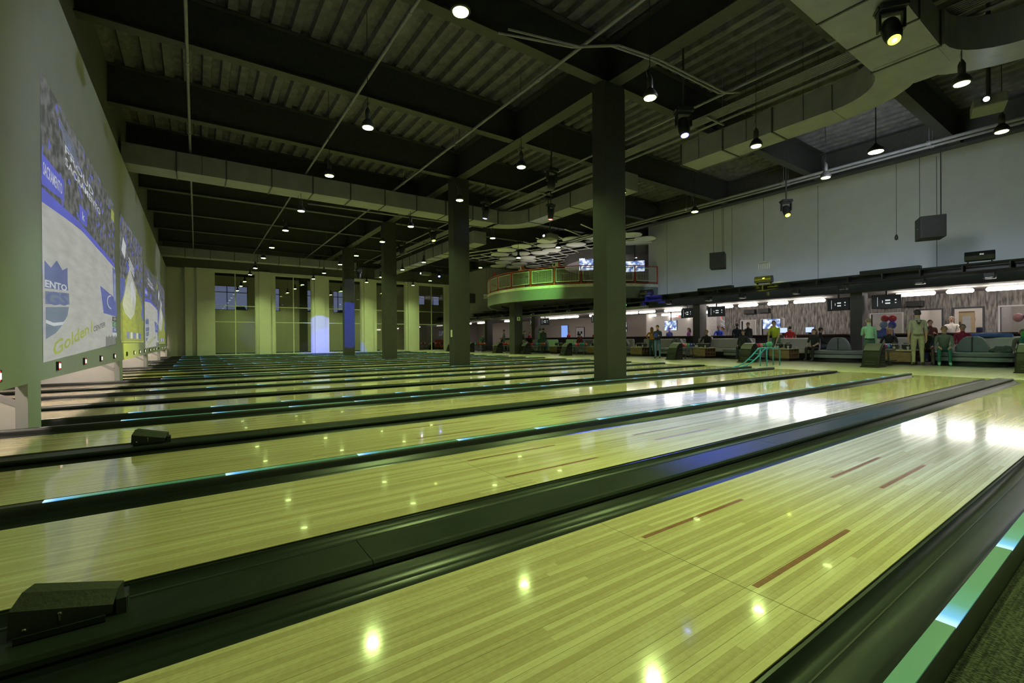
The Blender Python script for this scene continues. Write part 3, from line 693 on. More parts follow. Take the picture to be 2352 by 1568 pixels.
for k in range(10): MB().box(10.9,11.7,-4+3.6*k,-3.95+3.6*k,6.68,6.72).build('crossbar', PIPE, t); MB().tube([(11.6,-4+3.6*k,6.7),(11.6,-4+3.6*k,7.88)],.008,4).build('hanger_rod', PIPE, t)
t = thing('conduit_run', 'pair of bent conduits crossing above the broad column', 'conduits', (0,0,0))
for i in range(2):
    d = .09*i
    MB().tube([(4.6+d,7.0-d*2,6.6),(6.0+d,6.55-d,6.6),(6.6+d,6.1-d,6.6),(7.6+d,5.95-d,6.6),(9.9+d,5.9-d,6.6),(10.2+d,5.7-d,6.6)], .022, 6).build('conduit', PIPE, t)
# ================================================================= seating side
XR = 22.7
CEILC = 2.86
WPAPER_X = 27.0
struct(MB().box(XR, XR+.2, -8.2, 18.1, 3.48, 7.9).build('wall_right', WALLR))
struct(MB().box(XR-.02, XR+.25, -8.2, 18.1, CEILC-.03, 3.48).build('trim_1', STEEL))
struct(MB().box(XR+.2, 42, -8.2, 48.6, CEILC, CEILC+.15).build('ceiling_concourse', mat('concourse_ceiling', (.42,.40,.38), .8, var=.05)))
for k in range(-1, NG+1):
    y = 7.3+P*k
    struct(MB().box(22.8, 23.44, y, y+.43, 0, CEILC if y > 18 else 2.83).build('column', mat('grey_column', (.085,.08,.078), .6), bevel=.012))
def wallpaper_mat():
    m = bpy.data.materials.new('streaked_wallpaper'); m.use_nodes = True; N = m.node_tree.nodes; L = m.node_tree.links; b = N['Principled BSDF']; b.inputs['Roughness'].default_value = .8
    g = N.new('ShaderNodeNewGeometry'); mp = N.new('ShaderNodeMapping'); mp.inputs['Scale'].default_value = (1,14,2.3); L.new(g.outputs['Position'], mp.inputs[0])
    n = N.new('ShaderNodeTexNoise'); n.inputs['Scale'].default_value = 1; n.inputs['Detail'].default_value = 3; L.new(mp.outputs[0], n.inputs['Vector'])
    r = N.new('ShaderNodeValToRGB'); E = r.color_ramp.elements; E[0].position = .36; E[0].color = (.11,.10,.098,1); E[1].position = .66; E[1].color = (.40,.365,.345,1); L.new(n.outputs['Fac'], r.inputs[0]); L.new(r.outputs[0], b.inputs['Base Color'])
    return m
def back_wall():
    m = MB(); prev = -8.2
    for a,b,z0,z1 in BW:
        m.box(WPAPER_X, WPAPER_X+.15, prev, a, 0, CEILC); prev = b
        if z0 > 0: m.box(WPAPER_X, WPAPER_X+.15, a, b, 0, z0)
        m.box(WPAPER_X, WPAPER_X+.15, a, b, z1, CEILC)
    m.box(WPAPER_X, WPAPER_X+.15, prev, 15.75, 0, CEILC)
    return struct(m.build('wall_back', wallpaper_mat()))
BW = [(2.6,3.95,.9,2.15),(4.46,5.35,.0,2.15),(5.73,6.5,0,2.15),(7.1,8.28,.9,2.05),(12.3,13.5,.9,2.0),(13.87,14.7,0,1.97)]
back_wall()
LIL = mat('pale_trim', (.62,.60,.62), .6, var=.03); NAVYF = mat('navy_door_frame', (.05,.055,.075), .6)
def wall_frame(name, a, b, z0, z1, m, glass):
    w = bpy.data.objects.new(name, None); COL.objects.link(w); struct(w); w.location = (WPAPER_X-.01, (a+b)/2, z0)
    h = (b-a)/2; H = z1-z0; d = .06
    MB().box(-.03,.17,-h-d,-h,0,H+d).box(-.03,.17,h,h+d,0,H+d).box(-.03,.17,-h,h,H,H+d).build('frame', m, w)
    if glass: MB().box(.06,.07,-h,h,0.0,H).build('pane', GLASS, w)
for i,(a,b,z0,z1) in enumerate(BW):
    wall_frame(('door_%d' if z0 == 0 else 'window_%d') % (i+20), a, b, z0, z1, NAVYF if i in (1,2) else LIL, z0 > 0)
# party rooms behind: pale walls, one door leaf, a dim panel
PALE = mat('party_room_wall', (.62,.58,.54), .7, var=.03)
struct(MB().box(30.4,30.5,-8,15.7,0,CEILC).build('wall_party_room', PALE)); struct(MB().box(27.15,30.4,15.65,15.75,0,CEILC).build('wall_party_room_side', PALE))
struct(MB().box(27.15,30.4,6.85,6.95,0,CEILC).box(27.15,30.4,4.05,4.15,0,CEILC).build('wall_party_room_divider', PALE))
d = bpy.data.objects.new('door_30', None); COL.objects.link(d); struct(d); d.location = (27.6,5.3,0)
MB().box(0,.05,-.5,.0,0,2.05).build('door_leaf', mat('tan_door', (.62,.47,.27), .5), d); MB().box(-.01,0,-.38,-.12,.5,1.85).build('door_glass', LIL, d); MB().box(-.05,-.0,-.06,-.03,.9,1.6).build('pull_handle', BLACK, d)
tag(MB().box(30.36,30.4,4.5,5.0,1.2,2.1).build('wall_panel', mat('grey_brown_panel', (.2,.17,.14), .7)), 'grey-brown panel on the pale wall seen through the open navy doorway', 'panel')
area('party_room_fill', (28.8,5.4,2.8), (0,0,0), 2.5, 5, 60, (1,.93,.85)); area('party_room_fill2', (28.8,9.8,2.8), (0,0,0), 2.5, 5, 35, (1,.93,.85)); area('party_room_fill3', (28.8,2.0,2.8), (0,0,0), 2.5, 3.5, 35, (1,.95,.92)); area('party_room_fill4', (28.8,13.6,2.8), (0,0,0), 2.5, 3.5, 40, (1,.95,.92))  # unseen area lights added to fill the party rooms, no fixtures
# balloons
def balloon(loc, c, label, r=.16):
    t = thing('balloon', label, 'balloon', loc)
    MB().ball((0,0,0), r, 16, 12, (1,1,1.12)).build('skin', mat('balloon_%s' % label.split()[0], c, .2, var=.04), t, smooth=True)
    MB().lathe([(.004,-r*1.16),(.02,-r*1.2),(.004,-r*1.1)], n=8).build('knot', mat('balloon_%s' % label.split()[0], c), t)
    MB().tube([(0,0,-r*1.15),(.01,.01,-.7),(0,0,-loc[2]+.0)], .003, 4).build('string', LIL, t)
balloon((27.6,7.92,1.86), (.7,.03,.03), 'red balloon, the one towards the columns, above the light blue one'); balloon((27.6,7.62,1.85), (.72,.04,.035), 'red balloon, the one nearer the navy doorways, above the dark blue one')
balloon((27.55,7.95,1.55), (.05,.22,.7), 'lightblue balloon below a red balloon in the party-room window'); balloon((27.55,7.62,1.53), (.03,.08,.62), 'darkblue balloon below a red balloon in the party-room window')
balloon((27.7,3.55,1.72), (.85,.42,.45), 'pink balloon beside the purple one in the second party-room window'); balloon((27.7,3.25,1.75), (.2,.06,.5), 'purple balloon in the second party-room window'); balloon((28.2,5.0,1.7), (.8,.35,.38), 'rose balloon seen through the navy doorway', .13)

# ---------------------------------------------------------------- linear lamps below the concourse ceiling
TUBE = emat('linear_lamp', (1,.93,.84), TUBE_STR)
def linear_lamp(x, y0, y1, z=2.72, grp='white linear lamps under the concourse ceiling', lab='glowing white capsule-shaped linear lamp under the low concourse ceiling'):
    t = thing('linear_lamp', lab, 'lamp', (x,(y0+y1)/2,z), 0, grp); h = (y1-y0)/2
    MB().box(-.04,.04,-h,h,.05,.10).build('housing', WHITE, t)
    MB().tube([(0,-h-.04,0),(0,-h,.0),(0,h,.0),(0,h+.04,0)], [.03,.075,.075,.03], 10).build('diffuser', TUBE if x < 27 and y0 < 19 else emat('linear_lamp_dim', (1,.93,.84), 9), t, smooth=True)
    for s in (-.6,.6): MB().tube([(0,s*h,.1),(0,s*h,CEILC-z)], .008, 5).build('stem', WHITE, t)
for a,b in [(-6,-4),(-3,-1.2),(-.6,1.0),(1.4,2.5),(2.95,3.9),(4.3,5.0),(5.4,6.6),(9.3,10.6),(10.95,11.85),(12.45,13.4),(13.8,15.2),(17.0,18.2),(19.0,20.2),(20.4,21.7),(23.5,24.9),(26.2,27.6),(27.8,29.4),(29.6,31.6),(35.2,36.4),(40,41.5),(43,45)]: linear_lamp(24.4, a, b)
for x in (29.0,31.5,34.0):
    for a in (17.5,20.0,22.5,25.0): linear_lamp(x, a, a+1.9, 2.74, 'white linear lamps over the open bar area', 'glowing white linear lamp over the open bar area beyond the columns')
for y in (21.5,27,32,44): area('concourse_fill', (25.8,y,2.8), (0,0,0), 2.0, 4, 22, (1,.9,.82))  # unseen fill lights added besides the linear lamps
area('bar_fill', (31,20.5,2.8), (0,0,0), 6, 7, 22, (.93,.9,1))  # unseen fill light added over the bar, no fixture

# ---------------------------------------------------------------- ladder truss with its gear
t = thing('lighting_truss', 'long dark ladder truss hung at the edge of the low ceiling', 'truss', (0,0,0))
TX = 21.3; TZ = 3.12
for dz in (0,.26):
    MB().tube([(TX,-7.5,TZ+dz),(TX,45,TZ+dz)], .03, 6).build('chord', STEEL, t); MB().tube([(TX+.3,-7.5,TZ+dz),(TX+.3,45,TZ+dz)], .03, 6).build('chord', STEEL, t)
MB().box(TX+.33,TX+.35,-7.5,45,TZ-.02,TZ+.28).build('back_plate', BLACK, t); MB().box(TX,TX+.3,-7.5,45,TZ-.035,TZ-.03).build('cable_tray', STEEL, t)
for k in range(48):
    y = -7+1.1*k
    MB().box(TX-.02,TX+.32,y-.02,y+.02,TZ,TZ+.26).build('rung', STEEL, t)
for k in range(14):
    y = -6.5+3.725*k; MB().tube([(TX+.15,y,TZ+.26),(TX+.15,y,7.3 if y < 17 else 4.0)], .008, 4).build('hanger_wire', STEEL, t)
def truss_box(y, kind):
    if kind == 'wash':
        t = thing('wash_light', 'broad hooded wash lamp standing on the ladder truss', 'stage light', (TX+.1,y,TZ+.30), .15, 'hooded wash lamps on the truss')
        MB().prism([(-.16,.06),(-.2,.2),(-.12,.36),(.12,.38),(.18,.22),(.15,.06)], -.36, .36, 'y').build('hood', BLACK, t, bevel=.02)
        MB().box(-.1,.1,-.3,-.26,0,.08).build('bracket', STEEL, t); MB().box(-.1,.1,.26,.3,0,.08).build('bracket', STEEL, t); MB().box(-.21,-.19,-.1,.0,.22,.27).build('reflector', CHROME, t)
    elif kind == 'tray':
        t = thing('control_box', 'flat black control box lying on top of the ladder truss', 'control box', (TX+.1,y,TZ+.29), 0, 'control boxes on the truss')
        MB().box(-.12,.18,-.9,.9,0,.12).build('case', BLACK, t, bevel=.01)
    else:
        t = thing('ball_camera', 'small hanging projector head slung under the ladder truss', 'camera', (TX,y,TZ-.28), 0, 'small heads under the truss')
        MB().box(-.12,.12,-.14,.14,0,.2).build('body', BLACK, t, bevel=.02); MB().box(-.14,-.12,-.09,.09,.02,.05).build('lens_bar', CHROME, t); MB().tube([(0,0,.2),(0,0,.29)], .02, 6).build('clamp', STEEL, t)
    return t
for y in (3.6,10.6,17.2,24.5,31.5,39): truss_box(y, 'wash')
for y in (1.2,6.0,13.0,20.2,27.5,34.5): truss_box(y, 'tray')
for i in range(18): truss_box(1.0+2.05*i+(.3 if i % 2 else 0), 'cam')
tag(MB().box(TX-.05,TX-.02,18.6,20.2,2.98,3.01).build('green_led_bar', emat('green_led', (.1,1,.35), 3)), 'thin bar of green diodes under the truss near the mezzanine', 'led bar')

# ---------------------------------------------------------------- hung loudspeakers and small hung gear
def hung_speaker(loc, rz, s, label):
    t = thing('hung_loudspeaker', label, 'loudspeaker', loc, rz); h = s/2
    MB().box(-h,h,-h*.9,h*.9,-h,h).build('cabinet', mat('speaker_black', (.04,.042,.045), .7, bump=.1, scale=50), t, bevel=.015)
    MB().box(h,h+.012,-h*.82,h*.82,-h*.92,h*.92).build('grille', mat('speaker_grille', (.03,.03,.032), .6), t)
    MB().box(-.03,.03,-h*.9-.006,-h*.9,-.02,.02).build('badge', CHROME, t)
    for a,b in ((-.7,-.6),(.7,.6),(.1,.7)): MB().tube([(a*h,b*h,h),(a*h,b*h,7.87-loc[2])], .007, 4).build('wire', BLACK, t)
hung_speaker((19.6,11.75,4.48), math.radians(205), .70, 'cube loudspeaker hung on wires before the upper wall near the mezzanine'); hung_speaker((19.6,4.43,4.48), math.radians(205), .70, 'cube loudspeaker hung on wires before the upper wall towards the near bench')
hung_speaker((18.6,33.0,4.4), math.radians(200), .75, 'cube loudspeaker hung before the last tall window')
def access_point(loc, label):
    t = thing('access_point', label, 'access point', loc, math.radians(-62))
    MB().lathe([(.22,.0),(.22,.03),(.14,.07)], n=14).build('cap', WHITE, t)
    for i in range(6): MB().box(-.21+.08*i,-.18+.08*i,-.012,.012,-.26,.0).build('antenna', WHITE, t)
    MB().tube([(0,0,.09),(0,0,7.89-loc[2])], .008, 4).build('wire', BLACK, t)
access_point((20.2,10.0,4.2), 'white crowned antenna pod hung on a wire before the upper wall'); access_point((18.4,30.0,4.4), 'white crowned antenna pod hung on a wire beyond the mezzanine')
t = thing('hung_microphone', 'small dark hanging microphone before the upper wall', 'microphone', (19.6,5.3,4.25)); MB().lathe([(.01,0),(.045,.03),(.05,.1),(.03,.17),(.01,.2)], n=10).build('capsule', BLACK, t, smooth=True); MB().tube([(0,0,.2),(0,0,3.64)],.006,4).build('wire', BLACK, t)
def projector(loc, rz, label, on=True):
    t = thing('ceiling_projector', label, 'projector', loc, rz)
    MB().box(-.3,.3,-.24,.24,-.1,.1).build('case', mat('projector_grey', (.16,.16,.16), .6), t, bevel=.02)
    MB().lathe([(.07,0),(.07,.06),(.055,.07)], (-.3,.06,0), 14, (0,-PI/2,0)).build('lens_barrel', BLACK, t)
    MB().lathe([(.045,.071),(.045,.074)], (-.3,.06,0), 14, (0,-PI/2,0)).build('lens', emat('projector_lens', (.75,.8,1), 60 if on else .1), t)
    MB().tube([(0,0,.1),(0,0,7.89-loc[2])], .035, 8).build('pole', STEEL, t)
projector((12.95,2.05,5.55), .25, 'grey projector with a bright lens on a pole near the wide duct'); projector((12.9,15.6,5.5), .2, 'grey projector with a bright lens on a pole before the ceiling discs'); projector((12.9,28.9,5.5), .2, 'grey projector on a pole far along the hall', False)
t = thing('wash_lamp_pendant', 'pale round flood lamp hanging near the upper wall', 'lamp', (13.55,4.05,5.45)); MB().lathe([(.17,0),(.16,.06),(.07,.14),(.03,.2)], n=16).build('shade', STEEL, t, smooth=True); MB().lathe([(.15,-.01),(.15,.0)], n=16).build('diffuser', emat('flood_face', (1,.95,.75), 6), t); MB().tube([(0,0,.2),(0,0,2.4)],.012,5).build('stem', STEEL, t)

# ---------------------------------------------------------------- monitors under the ceiling edge
def monitor(loc, rz, label, glow=False, w=.95, h=.56, kind='score', mount=.3):
    t = thing('score_monitor' if kind == 'score' else 'television', label, 'monitor', loc, rz)
    MB().box(-.03,.03,-w/2,w/2,-h/2,h/2).build('case', BLACK, t, bevel=.008)
    if kind == 'score':
        s = MB().box(-.034,-.03,-w/2+.02,w/2-.02,-h/2+.02,h/2-.02).build('screen', emat('dark_screen', (.012,.014,.016), .6), t)
        lm = emat('screen_white', (.8,.85,.85), .8)
        for y,z,ww,hh in ((.28,.0,.012,.38),(-.05,.05,.16,.05),(-.05,-.07,.16,.05),(.12,.0,.02,.1),(-.3,.06,.05,.05),(-.3,-.06,.05,.03)):
            MB().box(-.037,-.034,y-ww/2,y+ww/2,z-hh/2,z+hh/2).build('score_mark', lm, s)
    else:
        s = MB().box(-.034,-.03,-w/2+.02,w/2-.02,-h/2+.02,h/2-.02).build('screen', TVM, t)
    MB().box(.0,.04,-.03,.03,h/2,h/2+(.16 if kind == 'score' else mount)).build('mount', BLACK, t)
    return t
def tv_mat():
    m = bpy.data.materials.new('tv_picture'); m.use_nodes = True; N = m.node_tree.nodes; L = m.node_tree.links; b = N['Principled BSDF']
    g = N.new('ShaderNodeTexCoord'); n = N.new('ShaderNodeTexNoise'); n.inputs['Scale'].default_value = 5; n.inputs['Detail'].default_value = 2; L.new(g.outputs['Object'], n.inputs['Vector'])
    r = N.new('ShaderNodeValToRGB'); E = r.color_ramp.elements; E[0].position = .38; E[0].color = (.06,.12,.35,1); E[1].position = .62; E[1].color = (.75,.85,.95,1); L.new(n.outputs['Fac'], r.inputs[0]); L.new(r.outputs[0], b.inputs['Emission Color']); b.inputs['Emission Strength'].default_value = 1.3; b.inputs['Base Color'].default_value = (.02,.02,.02,1)
    return m
TVM = tv_mat()
for i,y in enumerate((8.35,6.65,15.9,14.1,23.3,21.5,30.7,29.0)):
    monitor((23.35,y,2.42), math.radians(-14 if i % 2 == 0 else 8), 'black score monitor on the %s side of the %s seating column' % (('end-wall','near-bench')[i % 2], ORD[i//2]))['group'] = 'score monitors beside the columns'
monitor((26.9,12.9,1.75), 0, 'white lit television on the streaked wall above the counter', True, 1.0, .58, 'tv')
monitor((26.9,19.6,1.85), -.2, 'lit television beside the broad near column under the mezzanine', True, 1.2, .7, 'tv', .66); monitor((27.2,24.2,1.85), -.3, 'lit television beyond the red rounded sofa', True, 1.3, .75, 'tv', .635)
for y,x in ((19.5,27.5),(19.7,33)):
    t = tag(MB().box(x-.02,x+.02,y-.16,y+.16,2.42,2.58).box(x-.008,x+.008,y-.01,y+.01,2.58,CEILC).build('exit_sign', emat('exit_red', (1,.06,.04), 2.2)), 'small red lit exit sign %s the open bar area' % ('before' if x < 30 else 'deep inside'), 'exit sign')
    me = text_mesh('EXIT', .12, .004); o = bpy.data.objects.new('lettering', me); COL.objects.link(o); me.materials.clear(); me.materials.append(emat('exit_white', (1,.6,.55), 3)); o.parent = t; o.rotation_euler = (PI/2,0,-PI/2); o.location = (x-.022,y+.13,2.455)

# ---------------------------------------------------------------- area under and beyond the mezzanine
TAN = mat('tan_wall_panels', (.46,.40,.36), .7, var=.05)
struct(MB().box(28.5,28.6,23.0,48.6,0,CEILC).build('wall_bar', TAN)); struct(MB().box(36.5,36.6,15.7,23.1,0,CEILC).build('wall_bar_back', mat('pale_lilac_wall', (.56,.54,.6), .7, var=.03)))
struct(MB().box(28.6,36.5,23.0,23.1,0,CEILC).build('wall_bar_side', PALE))
for x,y in ((30.5,18.4),(33,20.3),(31.2,16.6)): struct(MB().box(x,x+.5,y,y+.5,0,CEILC).build('column', mat('pale_column', (.55,.52,.5), .6)))
def framed(y, z, w, h, label, mm):
    t = thing('framed_poster', label, 'poster', (28.46,y,z)); MB().box(-.02,.02,-w/2,w/2,-h/2,h/2).build('frame', BLACK, t); MB().box(-.026,-.02,-w/2+.05,w/2-.05,-h/2+.05,h/2-.05).build('print', mm, t)
    return t
p = framed(30.3,1.3,1.1,1.5,'framed pale poster with dark arches under the mezzanine', LIL)
for dy,dz in ((-.2,.25),(.2,.25),(-.2,-.2),(.2,-.2)): MB().box(-.03,-.026,dy-.12,dy+.12,dz-.12,dz+.12).build('print_arch', BLACK, p)
p = framed(26.9,1.6,.75,2.0,'tall black wall panel with white marks under the mezzanine', BLACK)
for i in range(4):
    for s in (-.12,.12): MB().box(-.03,-.026,s-.06,s+.06,-.7+.45*i,-.5+.45*i).build('print_mark', LIL, p)
framed(32.4,1.7,1.0,1.2,'blue-lit framed panel on the tan wall under the mezzanine', emat('blue_panel', (.2,.35,.8), 1.0))
t = thing('red_sofa', 'red rounded lounge sofa under the mezzanine beside the tall black panel', 'sofa', (26.6,25.3,0), 0)
MB().ball((0,0,.95), .75, 16, 10, (.45,1.1,.55)).build('backrest', mat('red_vinyl', (.55,.05,.04), .35), t, smooth=True); MB().box(-.8,.1,-.8,.8,.15,.5).build('seat', mat('red_vinyl', (.55,.05,.04)), t, bevel=.06); MB().box(-.7,.0,-.7,.7,0,.15).build('plinth', BLACK, t)
for i,y in enumerate((41.5,43.8,46.0)):
    t = thing('red_bench', 'red bench seen through the last tall window', 'bench', (21.5,y,0), 0, 'red benches beyond the last window'); MB().box(0,.6,-.9,.9,.2,.5).build('seat', MATS['red_vinyl'], t, bevel=.03); MB().box(.5,.7,-.9,.9,.5,1.0).build('backrest', MATS['red_vinyl'], t, bevel=.03); MB().box(.05,.6,-.8,.8,0,.2).build('plinth', BLACK, t)

# ---------------------------------------------------------------- mezzanine
MC = (23.7,24.6); MR = 7.25
def arc(r, a): return (MC[0]+r*math.cos(a), MC[1]+r*math.sin(a))
A0, A1 = math.radians(97), math.radians(262)
def ring(r0, r1, z0, z1, n=48):
    m = MB(); 
    for i in range(n):
        a, b = A0+(A1-A0)*i/n, A0+(A1-A0)*(i+1)/n
        Q = [arc(r0,a),arc(r1,a),arc(r1,b),arc(r0,b)]
        F = [(0,1,2,3)[::-1],(4,5,6,7),(1,2,6,5),(3,0,4,7)] + ([(0,1,5,4)] if i == 0 else []) + ([(2,3,7,6)] if i == n-1 else [])
        m._add([(x,y,z0) for x,y in Q]+[(x,y,z1) for x,y in Q], F)
    return m
t = bpy.data.objects.new('mezzanine', None); COL.objects.link(t); struct(t)
FASC = mat('grey_green_fascia', (.17,.19,.17), .45, var=.05)
ring(MR-.12, MR, 3.36, 4.03).build('fascia', FASC, t, autosmooth=.5)
ring(MR-.12, MR+.03, 4.03, 4.20).build('edge_band', mat('cream_band', (.62,.58,.48), .5), t, autosmooth=.5)
ring(MR-1.0, MR-.12, 3.40, 3.46).build('soffit', STEEL, t); ring(.5, MR-.12, 4.06, 4.18).build('deck', CONC, t)
ring(.5, MR-1.0, 3.5, 3.55).build('underside', STEEL, t)
struct(MB().box(17.35,18.0,24.75,25.35,0,3.4).build('column', COLM, bevel=.01))
struct(MB().box(30.8,31,17.5,32,4.1,7.9).build('wall_mezzanine', DARKW))
struct(MB().box(23.7,31,31.9,32.1,4.1,7.9).build('wall_mezzanine_side', DARKW))
RED = mat('red_painted_steel', (.50,.07,.04), .5, var=.05)
PANELF = mat('cream_panel_frame', (.62,.6,.5), .5)
rl = thing('mezzanine_railing', 'red railing with wire mesh panels around the curved mezzanine', 'railing', (0,0,0))
NP = 13; rr = MR-.03
for i in range(NP+1):
    a = A0+(A1-A0)*i/NP; x,y = arc(rr,a); MB().obox((x,y,4.72),(.06,.06,1.04),(0,0,a)).build('post', RED, rl)
for z,r in ((5.25,.028),(4.27,.02)):
    MB().tube([(*arc(rr,A0+(A1-A0)*i/60),z) for i in range(61)], r, 6).build('rail', RED, rl)
mw = MB()
for i in range(NP):
    a, b = A0+(A1-A0)*(i+.07)/NP, A0+(A1-A0)*(i+.93)/NP; p, q = Vector((*arc(rr,a),0)), Vector((*arc(rr,b),0))
    fr = MB()
    for z in (4.38,5.14): fr.tube([(p.x,p.y,z),(q.x,q.y,z)], .026, 4)
    for e in (p,q): fr.tube([(e.x,e.y,4.36),(e.x,e.y,5.16)], .026, 4)
    f = fr.build('panel_frame', PANELF, rl)
    m = MB()
    for j in range(1,22): e = p.lerp(q, j/22); m.tube([(e.x,e.y,4.38),(e.x,e.y,5.14)], .0055, 3, False)
    for j in range(1,11): z = 4.38+.76*j/11; m.tube([(p.x,p.y,z),(q.x,q.y,z)], .0055, 3, False)
    o = m.build('wire_mesh', mat('mesh_wire', (.75,.72,.62), .5), f); o['kind'] = 'stuff'
# gear boxes standing on the deck edge
for a,l in ((2.55,'pale speaker pod mounted on the railing near the tall windows'),(3.35,'pale emergency lamp box with red side on the middle of the railing'),(3.0,'pale twin lamp box on the railing beside a mesh panel')):
    x,y = arc(MR-.15,a+.35); t = thing('railing_box', l, 'lamp box', (x,y,5.28), a); MB().box(-.08,.08,-.24,.24,0,.28).build('case', LIL, t, bevel=.02); MB().box(-.095,-.08,-.15,-.02,.08,.2).box(.08,.095,-.15,-.02,.08,.2).build('lamp_face', BLACK, t); MB().box(-.085,.085,.2,.245,.02,.26).build('side_stripe', RED, t)
# seating, counter and screens up there
for i,(x,y) in enumerate(((19.3,22.2),(18.6,25.2),(21.0,20.2))):
    t = thing('bar_table', 'small dark bar table behind the mesh railing', 'table', (x,y,4.18), 0, 'bar tables on the mezzanine'); MB().lathe([(.4,.98),(.4,1.02)], n=16).build('top', BLACK, t); MB().tube([(0,0,0),(0,0,.98)], .04, 8).build('leg', STEEL, t); MB().lathe([(.25,0),(.22,.03)], n=14).build('foot', STEEL, t)
monitor((21.5,22.0,5.95), .7, 'bright blue-white television hung over the mezzanine bar', True, 1.3, .85, 'tv', 1.5); monitor((22.4,18.9,5.45), .6, 'bright television behind the mesh railing by the upper wall', True, 1.2, .7, 'tv', 2.05)
t = thing('blue_banner', 'pale blue lit banner above the mezzanine bar', 'screen', (21.75,19.75,6.1)); MB().box(-.03,.03,-.35,.35,0,.6).build('panel', emat('blue_haze_screen', (.18,.28,.5), .55), t)
for s_ in (-.3,.3): MB().tube([(0,s_,.6),(0,s_,1.8)], .008, 4).build('wire', STEEL, t)
# bar drum ceiling
t = thing('drum_ceiling', 'round dark dropped ceiling with small downlights above the mezzanine bar', 'ceiling panel', (26.3,22.3,6.25)); MB().lathe([(5.0,0),(5.0,.7),(4.8,.75)], n=48).build('drum', mat('drum_brown', (.12,.11,.11), .6), t)
for i in range(9):
    a = 2.2+.42*i; MB().lathe([(.09,-.012),(.09,.0)], (3.6*math.cos(a),3.6*math.sin(a),-.002), 12).build('downlight', emat('downlight', (1,.9,.75), 5), t)
area('mezzanine_wash', (24.5,22.5,6.15), (0,0,0), 4, 4, 40, (1,.9,.85))
# ceiling discs
DISC = mat('cream_disc', (.80,.78,.70), .6, var=.03)
DZ = 6.8; K = (DZ-.987)/(6.0-.987)
DXY = [(14.78,18.12),(15.6,17.11),(14.39,19.81),(15.49,19.04),(16.59,17.93),(16.46,19.79),(14.39,21.25),(14.78,22.52),(15.59,21.52),(16.43,20.82),(16.7,22.43),(15.91,23.38),(17.5,23.37),(16.51,24.78),(17.64,24.54),(17.05,26.21),(18.12,25.88),(19.09,24.88),(17.43,14.94),(18.81,16.09),(18.55,15.01),(19.6,15.9),(16.02,16.19),(17.2,16.4)]
d0 = None
for i,(x,y) in enumerate(DXY):
    if d0 is None:
        d0 = thing('ceiling_disc', 'round cream acoustic disc hung flat above the mezzanine', 'acoustic panel', (0,0,0), 0, 'cream discs above the mezzanine'); o = d0
        MB().lathe([(.60,-.02),(.62,0),(.62,.03),(.58,.05)], n=28).build('disc', DISC, d0); MB().tube([(0,0,.05),(0,0,1.05)], .008, 4).build('wire', STEEL, d0)
    else: o = copy_tree(d0)
    o.location = (x*K, y*K, DZ-.02*(i % 3))
t = thing('ceiling_grid', 'open lattice of slim cream bars between the ceiling discs', 'lattice', (0,0,6.86))
for i in range(11):
    MB().obox((20.5,17.5+1.25*i,0),(9,.05,.04),(0,0,.35)).build('bar', DISC, t); MB().obox((16.5+.95*i,23.6,0),(.05,12,.04),(0,0,.35)).build('bar', DISC, t)
# outlying end of the hall on the right
struct(MB().box(20.6,28.5,YE,YE+.3,3.0,7.9).build('wall_end_right', ENDW))

# unseen strip light added above the truss to brighten the upper wall
area('upper_wall_fill', (21.75,5.0,3.62), (0,-math.radians(112),0), .25, 26, 40, (.62,.8,1.0))
spot('flood_glow', (13.9,4.3,5.4), (22.7,8.0,5.2), 520, (.85,.92,1.0), 120, 1.0, .5)  # sideways spot at the flood lamp, added to brighten the upper wall

area('mezzanine_fill', (21.5,23.5,5.3), (PI,0,0), 5, 6, 90, (1,.95,.85))  # unseen upward light added to brighten the ceiling discs
for i,(y,z) in enumerate(((14.1,2.5),(13.3,2.52),(7.6,2.45),(6.6,2.45))):
    t = thing('wall_speaker', 'dark wall speaker high on the streaked wall', 'loudspeaker', (26.85,y,z), 0, 'dark speakers high on the streaked wall')
    MB().box(-.15,.15,-.3,.3,-.13,.13).build('cabinet', BLACK, t, bevel=.02); MB().box(-.16,-.15,-.26,.26,-.1,.1).build('grille', STEEL, t)
t = thing('switch_plate', 'small white switch plate low on the second lane column', 'switch', (7.685,14.98,1.22)); MB().box(-.008,0,-.06,.06,-.13,.13).build('plate', WHITE, t, bevel=.004); MB().box(-.014,-.008,-.015,.015,-.03,.03).build('toggle', LIL, t)
t = thing('notice_plate', 'small cream notice on the mezzanine post', 'sign', (17.68,24.745,2.35)); MB().box(-.12,.12,-.008,0,-.12,.12).build('plate', mat('cream_plate', (.7,.66,.45), .5), t); MB().box(-.04,.04,-.012,-.008,-.08,.08).build('mark', BLACK, t)
t = thing('column_conduit', 'thin dark cable trunk running up the side of the broad near column', 'conduit', (8.36,7.4,0)); MB().box(-.02,.03,-.05,.05,-.035,6.8).build('trunk', BLACK, t)
for z in (1.2,2.6): MB().box(-.025,.035,-.056,.056,z,z+.06).build('clip', STEEL, t)
